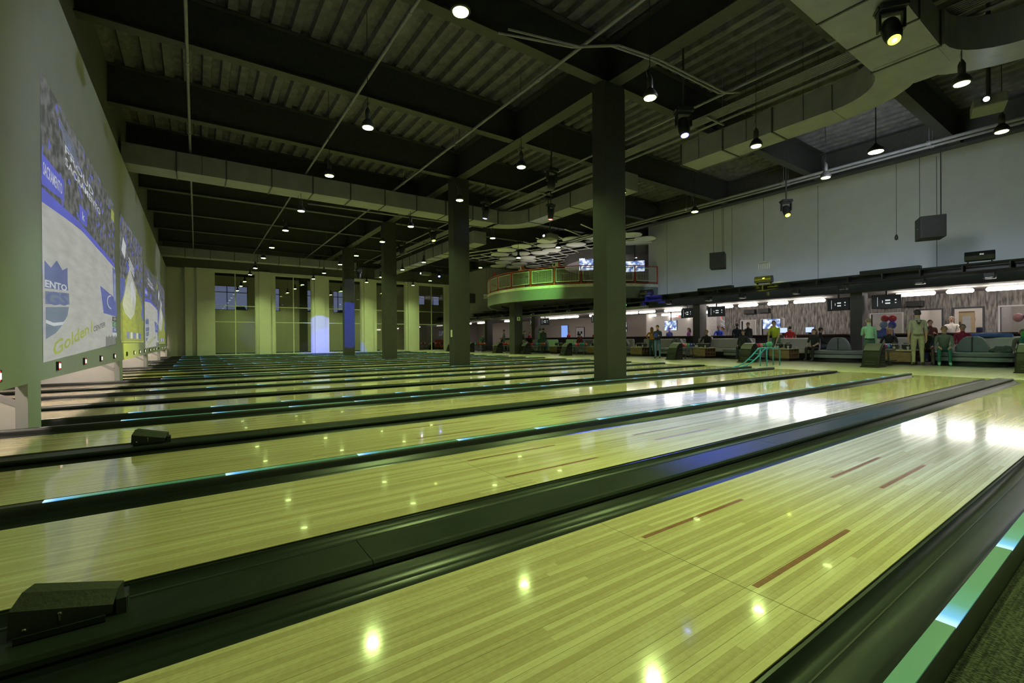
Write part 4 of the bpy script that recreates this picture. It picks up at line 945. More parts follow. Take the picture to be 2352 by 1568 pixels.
# things in the open bar area
t = thing('stair_rail', 'pale sloping stair rail in the open bar area', 'railing', (0,0,0))
for dy in (0,.5): MB().tube([(33,19.6+dy,2.4),(33,17.2+dy,.9)], .04, 6).build('handrail', LIL, t)
for i in range(5): MB().tube([(33,19.4-.5*i,2.3-.31*i),(33,19.4-.5*i,0)], .02, 5).build('baluster', LIL, t)
t = thing('back_bar', 'wooden back bar with shelves of bottles behind the open bar', 'shelf', (35.9,18.0,0)); MB().box(0,.5,-2,2,0,1.0).build('cabinet', WOOD0 if 'WOOD0' in globals() else CONC, t)
for z in (1.3,1.7,2.1): MB().box(.2,.5,-2,2,z,z+.03).build('shelf', LIL, t)
for i in range(24):
    c = [(.1,.25,.12),(.35,.18,.05),(.5,.5,.5)][i % 3]
    tag(MB().lathe([(.035,0),(.035,.17),(.013,.22),(.013,.28)], (36.22,16.3+.45*(i % 8),(1.33,1.73,2.13)[i//8]), 8).build('bottle', mat('bottle_%d' % (i % 3), c, .2), smooth=True), '%s bottle on a shelf of the back bar' % ('green','amber','clear')[i % 3], 'bottle', '%s bottles on the back bar' % ('green','amber','clear')[i % 3])
# ================================================================= ball returns, racks, balls
HOODM = mat('hood_black', (.010,.010,.010), .4, var=.15, spec=.22); LOUV = mat('hood_louvre', (.06,.06,.058), .35)
def make_hood():
    t = thing('ball_return_hood', 'black ball-return hood with curved top and louvred sloping front on the approach', 'ball return', (0,0,0), 0, 'ball-return hoods along the approach')
    prof = [(0,0),(.05,.06),(.14,.33),(.22,.52),(.33,.66),(.46,.735),(.58,.75),(.64,.73),(.66,.68),(.66,0)]
    MB().prism(prof, -.235, .235, 'y').build('shell', HOODM, t, bevel=.03)
    for i in range(4):
        z = .10+.085*i; x = .045+.045*i
        MB().obox((x+.005,0,z),(.03,.26,.02),(0,-.35,0)).build('louvre', LOUV, t)
        for s in (-1,1): MB().box(.25,.6,s*.237-.004,s*.237+.004,z-.005,z+.012).build('side_louvre', LOUV, t)
    MB().prism([(.20,.54),(.33,.675),(.46,.75),(.58,.765),(.58,.75),(.46,.735),(.33,.66),(.21,.53)], -.21, .21, 'y').build('top_trim', mat('hood_grey', (.12,.12,.12), .35), t)
    for s in (-1,1): MB().box(.40,.60,s*.238-.002,s*.238+.002,.50,.525).build('name_strip', LOUV, t)
    MB().box(-.01,.68,-.25,.25,0,.03).build('foot_plate', HOODM, t, bevel=.01)
    return t
BALLC = {'red':(.45,.03,.03),'teal':(.05,.25,.27),'blue':(.05,.06,.4),'green':(.05,.33,.08),'purple':(.25,.05,.28),'navy':(.03,.04,.14),'orange':(.6,.16,.06),'pink':(.6,.15,.25),'black':(.02,.02,.02)}
BALLME = {}
def bowl(c, loc, label, group=None):
    if c not in BALLME: BALLME[c] = MB().ball((0,0,0), .108, 16, 10).mesh('bowling_ball', mat('ball_'+c, BALLC[c], .12, var=.35, scale=18, coat=.6), True)
    o = bpy.data.objects.new('bowling_ball', BALLME[c]); COL.objects.link(o); o.location = loc
    tag(o, label, 'bowling ball', group)
    return o
def make_rack():
    t = thing('ball_rack', 'low steel ball rack on bent legs behind a ball-return hood', 'ball rack', (0,0,0), 0, 'ball racks behind the hoods')
    MB().box(0,1.25,-.13,.13,.50,.535).build('tray', mat('rack_steel', (.2,.2,.2), .4, metal=.6), t, bevel=.01)
    for s in (-1,1): MB().tube([(0,s*.13,.56),(1.25,s*.13,.56)], .018, 6).build('guide_rail', MATS['rack_steel'], t)
    MB().tube([(.5,0,.5),(.45,0,.25),(.40,0,.02)], .035, 8).build('leg', MATS['rack_steel'], t); MB().tube([(.95,0,.5),(1.0,0,.25),(1.05,0,.02)], .035, 8).build('leg', MATS['rack_steel'], t)
    MB().box(.2,1.2,-.06,.06,0,.025).build('foot', MATS['rack_steel'], t)
    MB().box(.3,1.1,-.2,.2,.16,.19).build('lower_shelf', HOODM, t)
    return t
hood = rack = None; HX = 17.62
CAPS = [c+P*k for k in range(NG+1) for c in (2.10,5.465)]
mixes = [('teal','green','red','blue'),('green','red','purple','teal','blue'),('purple','red','pink','green','blue','navy'),('red','pink','green','blue','navy'),('red','teal','orange'),('teal','pink','red','teal','teal','orange'),('red','purple','teal','teal','orange','red'),('red','red','orange','red'),('teal','red','orange','red','orange'),('red','orange','red'),('pink','red','pink','navy'),('pink','navy','pink')]
for i,y in enumerate(CAPS):
    hood = make_hood() if hood is None else hood; rack = make_rack() if rack is None else rack
    h = hood if i == 0 else copy_tree(hood); put(h, (HX,y,0)); r = rack if i == 0 else copy_tree(rack); put(r, (HX+.76,y,0))
    mx = mixes[i % len(mixes)]
    for j,c in enumerate(mx):
        bowl(c, (HX+.92+.218*j*.95, y+(.0), .535+.108), '%s bowling ball lying on a ball rack' % c, '%s balls on the racks' % c)

# ball ramp on the approach
t = thing('ball_ramp', 'turquoise tubular ball ramp with two rails and legs at the foul line', 'ball ramp', (0,0,0))
RAMP = mat('turquoise_tube', (.03,.27,.50), .35)
for i,dy in enumerate((-.11,.11)):
    y = 7.95+dy
    MB().tube([(14.3,y-.0,.04),(14.6,y,.06),(15.0,y,.16),(15.4,y,.34),(15.8,y,.56),(15.95,y,.62),(16.1,y,.62),(16.75,y,.62),(16.86,y,.6),(16.9,y,.5),(16.9,y,.0)], .02, 8).build('rail', RAMP, t, smooth=True)
    MB().tube([(16.0,y,.62),(16.0,y,.0)], .02, 8).build('leg', RAMP, t, smooth=True)
for x,z in ((14.75,.10),(15.2,.24),(15.6,.44)): MB().tube([(x,7.84,z),(x,8.06,z)], .014, 6).build('rung', RAMP, t)
bowl('teal', (16.4,7.95,.74), 'teal bowling ball resting on top of the turquoise ramp')

# ================================================================= seating
TEALV = mat('teal_grey_vinyl', (.14,.15,.185), .45, var=.08); GREYV = mat('light_grey_vinyl', (.52,.48,.47), .5, var=.06)
def curved_bench(y, label, x=20.5):
    """low bench: rounded base cushion, wedge backrest with rounded shoulders"""
    t = thing('lounge_bench', label, 'bench', (x,y,0), 0, None)
    n = 12; out = [(1.15*(1-.62*abs(math.sin(PI*(i/n-.5)))**3)-1.15, 1.05*math.sin(PI*(i/n-.5))) for i in range(n+1)]
    base = [(-a,b) for a,b in out] + [(1.15,1.05),(1.15,-1.05)]
    # plan outline bulges towards the lanes
    outline = [(.42-.42*math.cos(PI*(i/n-.5)), 1.0*math.sin(PI*(i/n-.5))) for i in range(n+1)] + [(.95,1.0),(.95,-1.0)]
    MB().prism(outline, .30, .45, 'z').build('seat_cushion', TEALV, t, bevel=.03)
    MB().prism([(a*.94+.04,b*.96) for a,b in outline], .15, .29, 'z').build('seat_base', mat('teal_grey_band', (.21,.22,.25), .5), t, bevel=.015)
    MB().prism([(a*.8+.12,b*.85) for a,b in outline], 0, .15, 'z').build('plinth', BLACK, t)
    for s in (-1,1):
        MB().prism([(s*.012,.452),(s*.42,.452),(s*.39,.62),(s*.31,.80),(s*.22,.92),(s*.12,.965),(s*.012,.965)], .52, .72, 'x').build('backrest', TEALV, t, bevel=.025)
    return t
def booth_back(y0, y1, label, x=22.0):
    t = thing('booth_back', label, 'bench', (x,(y0+y1)/2,0), 0, 'light grey booth backs'); h = (y1-y0)/2
    MB().box(.05,.25,-h,h,.42,.95).build('backrest', GREYV, t, bevel=.07); MB().box(-.45,.2,-h,h,.28,.45).build('seat_cushion', GREYV, t, bevel=.04); MB().box(-.35,.2,-h+.1,h-.1,0,.28).build('plinth', BLACK, t)
    return t
curved_bench(3.72, 'grey-teal lounge bench with twin wedge backrest below the blue folded jacket')
curved_bench(7.55, 'grey-teal lounge bench beside the charcoal column near the ball rack')
curved_bench(.2, 'grey-teal lounge bench by the last ball-return hood'); curved_bench(11.3, 'grey-teal lounge bench beyond the turquoise ball ramp')
curved_bench(15.0, 'grey-teal lounge bench behind the person holding a ball'); curved_bench(18.7, 'grey-teal lounge bench behind the broad column'); curved_bench(22.4, 'grey-teal lounge bench under the mezzanine edge'); curved_bench(26.3, 'grey-teal lounge bench near the mezzanine post')
for a,b in ((-1.0,1.6),(2.0,4.9),(5.6,7.0),(8.6,10.8),(11.4,14.4),(15.2,18.0),(18.8,21.5),(22.2,25.0),(26,29),(30,33)):
    booth_back(a, b, 'long light grey upholstered booth back facing the lanes')
# low tables with cubbyholes
WOOD = mat('table_oak', (.22,.14,.075), .5, var=.25, scale=5, stretch=(6,1,6)); WTOP = mat('table_top_pale', (.5,.45,.33), .35)
def make_table():
    t = thing('low_table', 'low oak table with cubbyholes and pale top among the lounge benches', 'table', (0,0,0), 0, 'low oak tables')
    MB().box(0,1.0,-.42,.42,.47,.505).build('top', WTOP, t, bevel=.01)
    MB().box(.05,.95,.36,.40,.1,.47).box(.05,.08,-.4,.36,.1,.47).box(.92,.95,-.4,.36,.1,.47).box(.08,.92,-.02,.02,.1,.47).build('carcass', WOOD, t)
    for x in (.28,.5,.72): MB().box(x-.012,x+.012,-.4,-.02,.1,.47).build('divider', WOOD, t)
    MB().box(.08,.92,-.4,-.02,.27,.29).build('shelf', WOOD, t); MB().box(.08,.92,-.4,.36,.09,.11).build('bottom', WOOD, t)
    MB().box(.1,.9,-.36,.36,0,.09).build('plinth', BLACK, t)
    return t
tb = make_table()
def caddy(x, y, z, rz=0):
    t = thing('table_caddy', 'dark tabletop caddy with pale rim on a low table', 'caddy', (x,y,z), rz, 'dark caddies on the low tables')
    MB().prism([(-.11,0),(.11,0),(.14,.19),(-.14,.19)], -.09, .09, 'y').build('body', mat('caddy_black', (.03,.035,.03), .5), t); MB().box(-.145,.145,-.095,.095,.19,.21).build('rim', LIL, t); MB().box(-.1,.1,-.05,.05,.205,.24).build('menus', BLACK, t)
def cup(x, y, z, c=(.7,.68,.6)):
    t = thing('drink_cup', 'pale drinking cup on a low table', 'cup', (x,y,z), 0, 'drinking cups on the low tables')
    MB().lathe([(.028,0),(.04,.11),(.042,.115)], n=12).build('cup', mat('cup_pale', c, .4), t, smooth=True); MB().tube([(.01,0,.06),(.03,.01,.2)], .004, 5).build('straw', LIL, t)
def plate(x, y, z):
    t = thing('snack_plate', 'pale plate of snacks on a low table', 'plate', (x,y,z), 0, 'plates on the low tables')
    MB().lathe([(.06,0),(.12,.012),(.13,.02),(.11,.014),(.05,.008)], n=18).build('plate', WHITE, t, smooth=True); MB().ball((0,0,.03), .06, 10, 6, (1,.8,.5)).build('snack', mat('snack_gold', (.5,.3,.08), .6), t, smooth=True)
TY = [1.75,5.47,9.4,13.2,17.0,20.6,24.2,28.1,31.6]
for i,y in enumerate(TY):
    o = tb if i == 0 else copy_tree(tb); put(o, (20.15,y,0), 0)
    caddy(20.75,y+.22,.505); caddy(20.75,y-.12,.505); cup(20.45,y-.25,.505); cup(20.55,y+.32,.505); cup(20.32,y+.1,.505); plate(20.35,y-.08,.505); plate(20.9,y-.3,.505)
# bar-height counter behind the seating
CTOP = mat('counter_top_brown', (.10,.055,.03), .35, var=.2)
def counter(y0, y1, label):
    t = thing('bar_counter', label, 'counter', (23.75,(y0+y1)/2,0)); h = (y1-y0)/2
    MB().box(-.3,.35,-h,h,1.05,1.11).build('worktop', CTOP, t, bevel=.01)
    n = max(1,round((y1-y0)/1.2))
    for i in range(n): MB().box(-.12,.2,-h+2*h*i/n+.01,-h+2*h*(i+1)/n-.01,.06,1.05).build('front_panel', mat('counter_panel', (.045,.04,.038), .6), t)
    MB().box(-.05,.2,-h,h,0,.06).build('kickboard', BLACK, t)
    return t
counter(-2.0,7.1,'long dark bar counter below the party-room doorways'); counter(8.0,10.2,'short dark bar counter by the streaked wall near the lit consoles'); counter(10.9,14.5,'dark bar counter below the white television'); counter(15.4,21.6,'dark bar counter before the open bar area'); counter(22.8,29.4,'dark bar counter under the mezzanine'); counter(30.2,36,'dark bar counter towards the end wall')
for i,y in enumerate((10.9,9.7)):
    t = thing('order_console', 'touchscreen console with a lit screen on the bar counter', 'console', (23.9 if i == 0 else 23.85,y if i == 0 else y,1.11), .25, 'touchscreen consoles on the counter')
    MB().box(-.04,.02,-.19,.19,.08,.36).build('case', BLACK, t, bevel=.01); MB().box(-.045,-.04,-.17,.17,.1,.34).build('screen', emat('console_screen', (.55,.68,.95), 1.1), t); MB().box(-.02,.12,-.06,.06,0,.12).build('stand', BLACK, t)
# folded jackets, bags and a patterned jacket
def cloth_heap(name, loc, size, c, label, seed):
    rnd = random.Random(seed); bm = bmesh.new(); bmesh.ops.create_icosphere(bm, subdivisions=3, radius=1)
    for v in bm.verts:
        d = 1+.28*math.sin(5*v.co.x+seed)*math.cos(4*v.co.y+seed)+.12*rnd.uniform(-1,1); v.co = Vector((v.co.x*size[0]*d, v.co.y*size[1]*d, max(-.0,(v.co.z+.25))*size[2]*d))
    me = bpy.data.meshes.new(name); bm.to_mesh(me); bm.free(); me.materials.append(mat('cloth_'+label.split()[0], c, .85, var=.25, scale=9)); me.polygons.foreach_set('use_smooth', [True]*len(me.polygons))
    o = bpy.data.objects.new(name, me); COL.objects.link(o); o.location = loc; tag(o, label, 'clothing'); return o
cloth_heap('folded_jacket', (22.13,3.5,.945), (.14,.5,.11), (.10,.18,.45), 'blue crumpled jacket draped on the light grey booth back', 3)
cloth_heap('draped_jacket', (22.1,6.3,.945), (.16,.28,.30), (.08,.11,.35), 'patterned blue and white jacket heaped on the booth back by the column', 5)
cloth_heap('handbag', (20.85,3.0,.45), (.2,.24,.16), (.07,.09,.09), 'dark soft bag on the lounge bench', 8)
t = thing('storage_tin', 'dark blue tin on the bar counter', 'tin', (23.7,4.0,1.11)); MB().lathe([(.09,0),(.09,.17),(.085,.18)], n=14).build('can', mat('tin_navy', (.05,.055,.16), .4), t, smooth=True); MB().lathe([(.093,.17),(.093,.19),(.02,.195)], n=14).build('lid', CHROME, t)

# ================================================================= people
SK = {'light': (.55,.33,.24), 'tan': (.42,.25,.17), 'dark': (.2,.11,.07)}
def pmat(c, r=.8): 
    k = 'cloth_%02d_%02d_%02d' % tuple(int(99*x) for x in c); return mat(k, c, r, var=.15, scale=12, bump=.1)
def person(label, loc, rz, pose='stand', arms=('down','down'), lean=0.0, h=1.72, shirt=(.1,.1,.1), pants=(.05,.07,.12), skin='light', hair=(.08,.05,.03), style='short', shoe=(.05,.05,.05), sleeve='long', seat=.45, group=None, turn=0.0):
    t = thing('person', label, 'person', loc, rz, group); s = h/1.72; V = []; E = []; R = []; seg = []
    def add(p, r, parent=None, lab='shirt'):
        V.append(Vector(p)*s); R.append(r*s); i = len(V)-1
        if parent is not None: E.append((parent,i)); seg.append((parent,i,lab))
        return i
    pz = .93 if pose == 'stand' else (seat+.10)/s
    P0 = Vector((0,0,pz))
    def up(d, f=1.0, side=0): return P0 + Vector((math.sin(lean)*d*f, side, math.cos(lean)*d*f))
    pel = add(P0, .125); ab = add(up(.17), .115, pel, 'shirt'); ch = add(up(.34), .135, ab); nb = add(up(.49), .075, ch)
    l2 = lean*.55; nk = Vector(up(.49)); hd = lambda d: nk + Vector((math.sin(l2)*d+.015, 0, math.cos(l2)*d))
    n1 = add(hd(.07), .052, nb, 'skin'); jaw = add(hd(.135), .068, n1, 'skin'); mid = add(hd(.20), .088, jaw, 'skin'); top = add(hd(.275), .062, mid, 'skin')
    HC = (nk + Vector((math.sin(l2)*.20+.015,0,math.cos(l2)*.20)))*s
    A = {'down': [(0,.03,-.28),(.05,.04,-.52)], 'hips': [(-.05,.16,-.22),(.02,-.02,-.40)], 'hold': [(.04,.03,-.27),(.24,-.05,-.22)], 'lap': [(.08,.04,-.26),(.27,-.03,-.36)], 'reach': [(.16,.04,-.20),(.40,.0,-.16)], 'counter': [(.12,.08,-.24),(.34,.0,-.28)], 'hang': [(.10,.02,-.27),(.24,.0,-.46)]}
    hands = []
    for sd,st in zip((1,-1),arms):
        sh = Vector(up(.45)) + Vector((0,sd*.17,0)); si = add(sh, .065, ch)
        e, w = [sh+Vector((x,sd*y,z)) for x,y,z in A[st]]
        ua = add((sh+e)/2, .048, si); ei = add(e, .043, ua, 'shirt'); fl = 'shirt' if sleeve == 'long' else 'skin'
        fm = add((e+w)/2, .039, ei, fl); wi = add(w, .028, fm, fl); d = (w-e).normalized()
        pm = add(w+d*.05, .034, wi, 'skin'); kn = add(w+d*.09, .034, pm, 'skin')
        sidev = d.cross(Vector((0,sd,0))); sidev = sidev.normalized() if sidev.length > .1 else Vector((1,0,0))
        for q,(off,ln) in enumerate(((-.027,.062),(-.009,.075),(.009,.078),(.027,.064))):
            b = w+d*.10+sidev*off; curl = Vector((0,-sd,0))*.018
            f1 = add(b+d*ln*.5+curl*.3, .0085, kn, 'skin'); add(b+d*ln+curl, .0075, f1, 'skin')
        tb_ = w+d*.045+sidev*.042; t1 = add(tb_, .011, pm, 'skin'); add(tb_+d*.04+sidev*.012, .0085, t1, 'skin')
        hands.append((w+d*.09)*s)
    for sd in (1,-1):
        hp = add(P0+Vector((0.0,sd*.09,-.06)), .098, pel, 'pants')
        if pose == 'stand': kn_, an, to = Vector((.02,sd*.10,.49)), Vector((-.02,sd*.105,.085)), Vector((.15,sd*.125,.035))
        else: kn_, an, to = Vector((.42,sd*.13,pz)), Vector((.44,sd*.13,.085)), Vector((.60,sd*.14,.035))
        th = add((P0+Vector((0,sd*.09,-.06))+kn_)/2, .084, hp, 'pants'); k1 = add(kn_, .06, th, 'pants'); cf = add((kn_+an)/2+Vector((-.015,0,.03)), .054, k1, 'pants'); a1 = add(an, .04, cf, 'pants'); add(an+Vector((-.05,0,-.035)), .036, a1, 'shoe'); b1 = add((an+to)/2, .042, a1, 'shoe'); add(to, .03, b1, 'shoe')
    me = bpy.data.meshes.new('body'); bm = bmesh.new(); ly = bm.verts.layers.skin.verify(); vs_ = []
    for p,r in zip(V,R):
        v = bm.verts.new(p); v[ly].radius = (r,r); vs_.append(v)
    vs_[0][ly].use_root = True
    for a,b in E: bm.edges.new((vs_[a],vs_[b]))
    bm.to_mesh(me); bm.free(); o = bpy.data.objects.new('tmp', me); COL.objects.link(o)
    o.modifiers.new('s','SKIN').use_smooth_shade = True; sb = o.modifiers.new('u','SUBSURF'); sb.levels = 1; sb.render_levels = 1
    if pose == 'stand' and lean < .3:
        B = MB(); bx, bz = math.sin(lean)*.03, pz+.03
        B.lathe([(.128*s,(bz-.022)*s),(.141*s,(bz-.018)*s),(.141*s,(bz+.018)*s),(.128*s,(bz+.022)*s)], (bx*s,0,0), 16); B.v = [(x_,y_*1.06,z_) for x_,y_,z_ in B.v]
        B.build('belt', pmat(tuple(q*.45 for q in pants)), t, smooth=True)
    PENDING.append((o, t, V, seg, R, shirt, pants, skin, shoe, s)); 
    # hair
    HM = pmat(hair, .6); H = MB(); c = HC
    n, m = 14, 8
    def hair_pt(th, ph):                         # ph: 0 at crown; th around, 0 = face
        r = s*(.097 if style != 'cap' else .101)*(1-.10*max(0,ph-.9)**1.5)
        return Vector((c.x-.010*s+r*math.sin(ph)*math.cos(th), c.y+r*.90*math.sin(ph)*math.sin(th), c.z+.004*s+r*1.12*math.cos(ph)))
    VV = []; 
    for i in range(m+1):
        for j in range(n):
            th = 2*PI*j/n; front = max(0,math.cos(th)); lim = 2.15-front*1.22
            VV.append(hair_pt(th, max(.02,lim*i/m)))
    H._add(VV, [(i*n+j,i*n+(j+1)%n,(i+1)*n+(j+1)%n,(i+1)*n+j) for i in range(m) for j in range(n)])
    if style == 'long':
        H.tube([c+Vector((-.03,0,.05))*s, c+Vector((-.085,0,-.05))*s, c+Vector((-.11,0,-.18))*s, c+Vector((-.12,0,-.30))*s], [.085*s,.10*s,.085*s,.04*s], 10)
    if style == 'cap':
        H.tube([c+Vector((.04,0,.055))*s, c+Vector((.17,0,.045))*s], [.08*s,.06*s], 10)
    hm = H.build('cap' if style == 'cap' else 'hair', HM, t, smooth=True)
    for sd in (1,-1): MB().ball(c+Vector((.078,sd*.033,.012))*s, .012*s, 8, 6).build('eye', mat('eye_dark', (.03,.02,.02), .3), t, smooth=True)
    skm = mat('skin_'+skin, SK[skin], .55)
    MB().ball(c+Vector((.092,0,-.02))*s, .017*s, 8, 6, (.9,.7,1.3)).build('nose', skm, t, smooth=True)
    for sd in (1,-1): MB().ball(c+Vector((.0,sd*.085,-.005))*s, .022*s, 8, 6, (.8,.5,1.2)).build('ear', skm, t, smooth=True)
    MB().ball(c+Vector((.08,0,-.058))*s, .02*s, 8, 6, (.5,1.1,.35)).build('mouth', mat('lip_rose', (.4,.14,.12), .5), t, smooth=True)
    return t, hands
PENDING = []
def finish_people():
    bpy.context.view_layer.update(); dg = bpy.context.evaluated_depsgraph_get()
    for o, t, V, seg, R, shirt, pants, skin, shoe, s in PENDING:
        me = bpy.data.meshes.new_from_object(o.evaluated_get(dg)); me.name = 'body'
        me.materials.clear()
        for m in (pmat(shirt), pmat(pants), mat('skin_'+skin, SK[skin], .55), pmat(shoe, .6)): me.materials.append(m)
        ix = {'shirt':0,'pants':1,'skin':2,'shoe':3}
        S = [(V[a], V[b]-V[a], max(1e-6,(V[b]-V[a]).length_squared), ix[l], (R[a]+R[b])/2) for a,b,l in seg]
        waist = V[0].z+.02*s
        for p in me.polygons:
            c = p.center; best = 9; bi = 0
            for A_,D,L2,li,rr in S:
                f = min(1,max(0,(c-A_).dot(D)/L2)); d = (c-(A_+D*f)).length-rr
                if d < best: best, bi = d, li
            if bi == 0 and c.z < waist and (c-V[0]).length < .2*s: bi = 1
            p.material_index = bi; p.use_smooth = True
        b = bpy.data.objects.new('body', me); COL.objects.link(b); b.parent = t
        bpy.data.objects.remove(o)
D = math.radians
pw, hands = person('person in navy sweater and blue jeans holding a blue bowling ball', (18.45,14.2,0), D(205), arms=('hold','hold'), h=1.62, shirt=(.02,.025,.06), pants=(.09,.15,.33), hair=(.09,.045,.03))
c = (hands[0]+hands[1])/2; Mz = Matrix.Rotation(D(205),3,'Z'); q = Mz @ c; bowl('blue', (18.45+q.x+.045*math.cos(D(205)),14.2+q.y+.045*math.sin(D(205)),q.z+.02), 'blue bowling ball held in the hands of the person in jeans')
person('person with long blond hair and orange top, hands on hips, seen from behind', (20.75,16.35,0), D(40), arms=('hips','hips'), h=1.60, shirt=(.55,.22,.04), pants=(.04,.10,.10), hair=(.30,.17,.05), style='long')
person('person in black printed hoodie sitting at a low table', (21.75,13.65,0), D(190), 'sit', ('lap','counter'), .12, 1.85, (.015,.017,.015), (.05,.06,.06), hair=(.25,.16,.08))
person('person in navy hoodie and grey-blue jeans standing behind a booth, seen from behind', (22.62,12.55,0), D(30), arms=('hang','hang'), lean=.08, h=1.72, shirt=(.02,.022,.035), pants=(.12,.19,.22), hair=(.10,.08,.07))
person('short-haired person in black standing beside the navy hoodie', (22.85,12.1,0), D(170), arms=('down','down'), h=1.75, shirt=(.03,.03,.035), hair=(.14,.08,.05))
person('person in lime yellow shirt leaning over the low table', (21.35,10.05,0), D(190), arms=('hang','hang'), lean=.55, h=1.80, shirt=(.55,.65,.05), pants=(.12,.2,.14), hair=(.12,.09,.04), sleeve='short')
person('person in dark grey jacket sitting below the lime shirt', (20.9,11.25,0), D(185), 'sit', ('lap','lap'), .2, 1.75, (.03,.035,.04), (.03,.05,.05), hair=(.06,.06,.05))
person('person with long brown hair in black sitting at the end of a lounge bench', (20.85,8.3,0), D(175), 'sit', ('lap','lap'), .1, 1.68, (.02,.02,.022), (.015,.017,.02), hair=(.10,.055,.03), style='long', sleeve='short')
person('dark-haired person sitting behind the lounge bench by the column', (22.3,8.75,0), D(300), 'sit', ('lap','lap'), .15, 1.75, (.03,.03,.03), hair=(.03,.025,.02), seat=.5)
person('person in mint green hoodie standing behind a ball-return hood', (18.9,5.85,0), D(30), arms=('hold','down'), lean=.15, h=1.62, shirt=(.22,.42,.32), pants=(.05,.1,.1), hair=(.2,.16,.12))
gm, _ = person('person in tan printed shirt, khaki trousers and dark cap seen from behind', (20.0,4.85,0), D(25), arms=('down','down'), h=1.86, shirt=(.36,.36,.28), pants=(.38,.37,.24), hair=(.03,.03,.035), style='cap', sleeve='short', shoe=(.06,.05,.04))
bp = MB()
for dy,z,w_ in ((.05,1.50,.05),(-.05,1.50,.05),(0,1.44,.10),(0,1.40,.06)): bp.box(-.158,-.15,dy-w_/2,dy+w_/2,z-.02,z+.015)
bp.build('shirt_print', BLACK, gm)
person('blond long-haired person in black sitting at the low table', (21.75,6.1,0), D(190), 'sit', ('counter','counter'), .12, 1.66, (.02,.02,.022), hair=(.55,.34,.12), style='long')
person('grey-haired person in white shirt standing behind the bar counter', (24.7,4.95,0), D(190), arms=('counter','counter'), h=1.76, shirt=(.72,.66,.6), pants=(.05,.05,.06), hair=(.32,.28,.24), sleeve='short')
person('person in brown-red top standing at the counter beside the tan shirt', (22.95,5.2,0), D(200), arms=('hold','down'), h=1.6, shirt=(.13,.04,.03), hair=(.10,.05,.03), pants=(.03,.04,.09))
person('person in grey-teal jacket and teal trousers sitting on the near lounge bench', (20.72,4.35,0), D(195), 'sit', ('lap','lap'), .3, 1.72, (.13,.16,.14), (.02,.13,.11), hair=(.18,.15,.12), shoe=(.25,.5,.4))
person('person in brown trousers sitting at the far end of the near lounge bench', (20.9,4.85,0), D(200), 'sit', ('lap','lap'), .1, 1.66, (.04,.05,.04), (.10,.065,.05), hair=(.10,.09,.08), style='cap')
person('person in maroon top sitting against the light grey booth back', (21.85,4.1,.0), D(190), 'sit', ('lap','lap'), .1, 1.72, (.28,.02,.06), (.06,.04,.06), hair=(.12,.10,.06), seat=.5)
person('person in mauve shirt and dark jeans bent forward on the near lounge bench', (20.85,2.55,0), D(185), 'sit', ('lap','lap'), .8, 1.72, (.11,.09,.105), (.03,.045,.075), hair=(.1,.09,.08))
person('person in green sweater and teal trousers bending over the bench end', (19.8,2.35,0), D(-25), arms=('hang','hang'), lean=.6, h=1.78, shirt=(.02,.22,.05), pants=(.02,.12,.13), hair=(.42,.38,.30), shoe=(.2,.45,.35))
person('child in red shirt standing at the counter beside the lit consoles', (23.0,10.2,0), D(20), arms=('counter','down'), h=1.5, shirt=(.62,.03,.03), pants=(.3,.28,.28), hair=(.02,.015,.015))
person('person in dark olive shirt standing behind the counter below the television', (24.85,11.9,0), D(190), arms=('counter','counter'), h=1.58, shirt=(.045,.05,.03), hair=(.05,.03,.02), skin='tan')
person('person in bright blue shirt leaning on the counter by the open bar', (24.45,14.6,0), D(200), arms=('counter','counter'), lean=.2, h=1.68, shirt=(.03,.07,.5), hair=(.12,.07,.04), skin='tan')
person('person in dark top and dark teal trousers standing under the mezzanine', (19.9,24.9,0), D(70), arms=('hold','down'), h=1.75, shirt=(.02,.02,.02), pants=(.03,.06,.065), hair=(.03,.03,.03))
person('person in grey shirt with dark cap seen from behind under the mezzanine', (20.1,25.55,0), D(20), arms=('hang','down'), h=1.72, shirt=(.12,.14,.15), pants=(.05,.06,.05), hair=(.02,.02,.02), style='cap', sleeve='short')
person('person in charcoal bending beside a ball-return hood under the mezzanine', (19.6,27.4,0), D(-40), arms=('hang','hang'), lean=.75, h=1.75, shirt=(.05,.055,.05), pants=(.06,.08,.09), hair=(.08,.06,.05))
person('person in red plaid shirt sitting under the mezzanine', (20.95,22.3,0), D(185), 'sit', ('lap','lap'), .1, 1.7, (.22,.03,.03), hair=(.02,.02,.02), style='cap')
person('person in dark blue top sitting beside the broad near column', (20.95,18.7,0), D(190), 'sit', ('lap','lap'), .1, 1.78, (.03,.035,.06), hair=(.15,.10,.06))
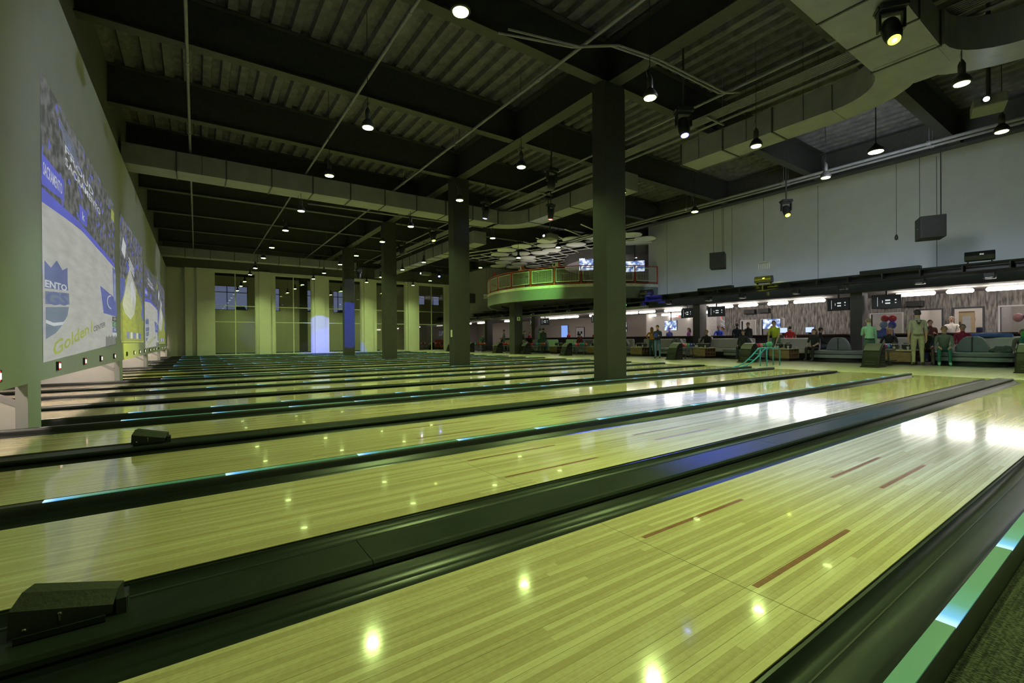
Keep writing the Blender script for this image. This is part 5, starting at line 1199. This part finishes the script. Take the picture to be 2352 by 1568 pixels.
person('person in grey top and jeans standing beyond the mezzanine post', (20.4,30.6,0), D(150), arms=('hang','down'), h=1.78, shirt=(.22,.22,.22), pants=(.08,.14,.2), hair=(.07,.05,.04))
cp, ch_ = person('child in dark green top holding a green ball towards the end wall', (19.4,32.2,0), D(190), arms=('hold','hold'), h=1.38, shirt=(.03,.06,.05), pants=(.03,.05,.07), hair=(.05,.03,.02))
c = (ch_[0]+ch_[1])/2; q = Matrix.Rotation(D(190),3,'Z') @ c; bowl('green', (19.4+q.x-.05,32.2+q.y,q.z+.02), 'green bowling ball held by the child in dark green')
person('child in pink top sitting near the mezzanine post', (20.6,29.3,0), D(190), 'sit', ('lap','lap'), .1, 1.3, (.5,.1,.12), hair=(.15,.08,.04), style='long')
person('child in orange top sitting next to the child in pink', (20.7,29.9,0), D(190), 'sit', ('lap','lap'), .1, 1.35, (.5,.2,.1), hair=(.25,.14,.05))
for i,(x,y,sh,hr,a) in enumerate([(24.6,18.9,(.45,.42,.40),(.15,.1,.07),200),(24.7,18.1,(.05,.06,.04),(.03,.02,.02),190),(28.5,19.3,(.3,.1,.3),(.06,.04,.03),150),(29.3,18.6,(.4,.38,.42),(.25,.15,.08),100),(27.6,17.9,(.55,.5,.48),(.4,.28,.12),210),(30.0,17.6,(.12,.08,.22),(.04,.03,.03),240),(28.3,16.7,(.5,.5,.52),(.1,.07,.05),180)]):
    nm = ['pale grey','dark olive','plum','silver grey','cream','violet','white'][i]
    person('person in %s top standing in the open bar area behind the counter' % nm, (x,y,0), D(a), arms=('down','hold') if i % 2 else ('down','down'), h=1.6+.05*(i % 4), shirt=sh, hair=hr, style='long' if i in (2,4) else 'short')
for i,(x,y,sh) in enumerate([(24.7,27.6,(.5,.05,.05)),(24.6,24.6,(.45,.06,.05)),(24.8,33,(.45,.05,.06))]):
    person(['person in bright red shirt behind the counter near the framed poster','person in red vest behind the counter beside the red sofa','person in crimson shirt behind the counter towards the end wall'][i], (x,y,0), D(190), arms=('counter','down'), h=1.6, shirt=sh, hair=(.05,.03,.03))
finish_people()
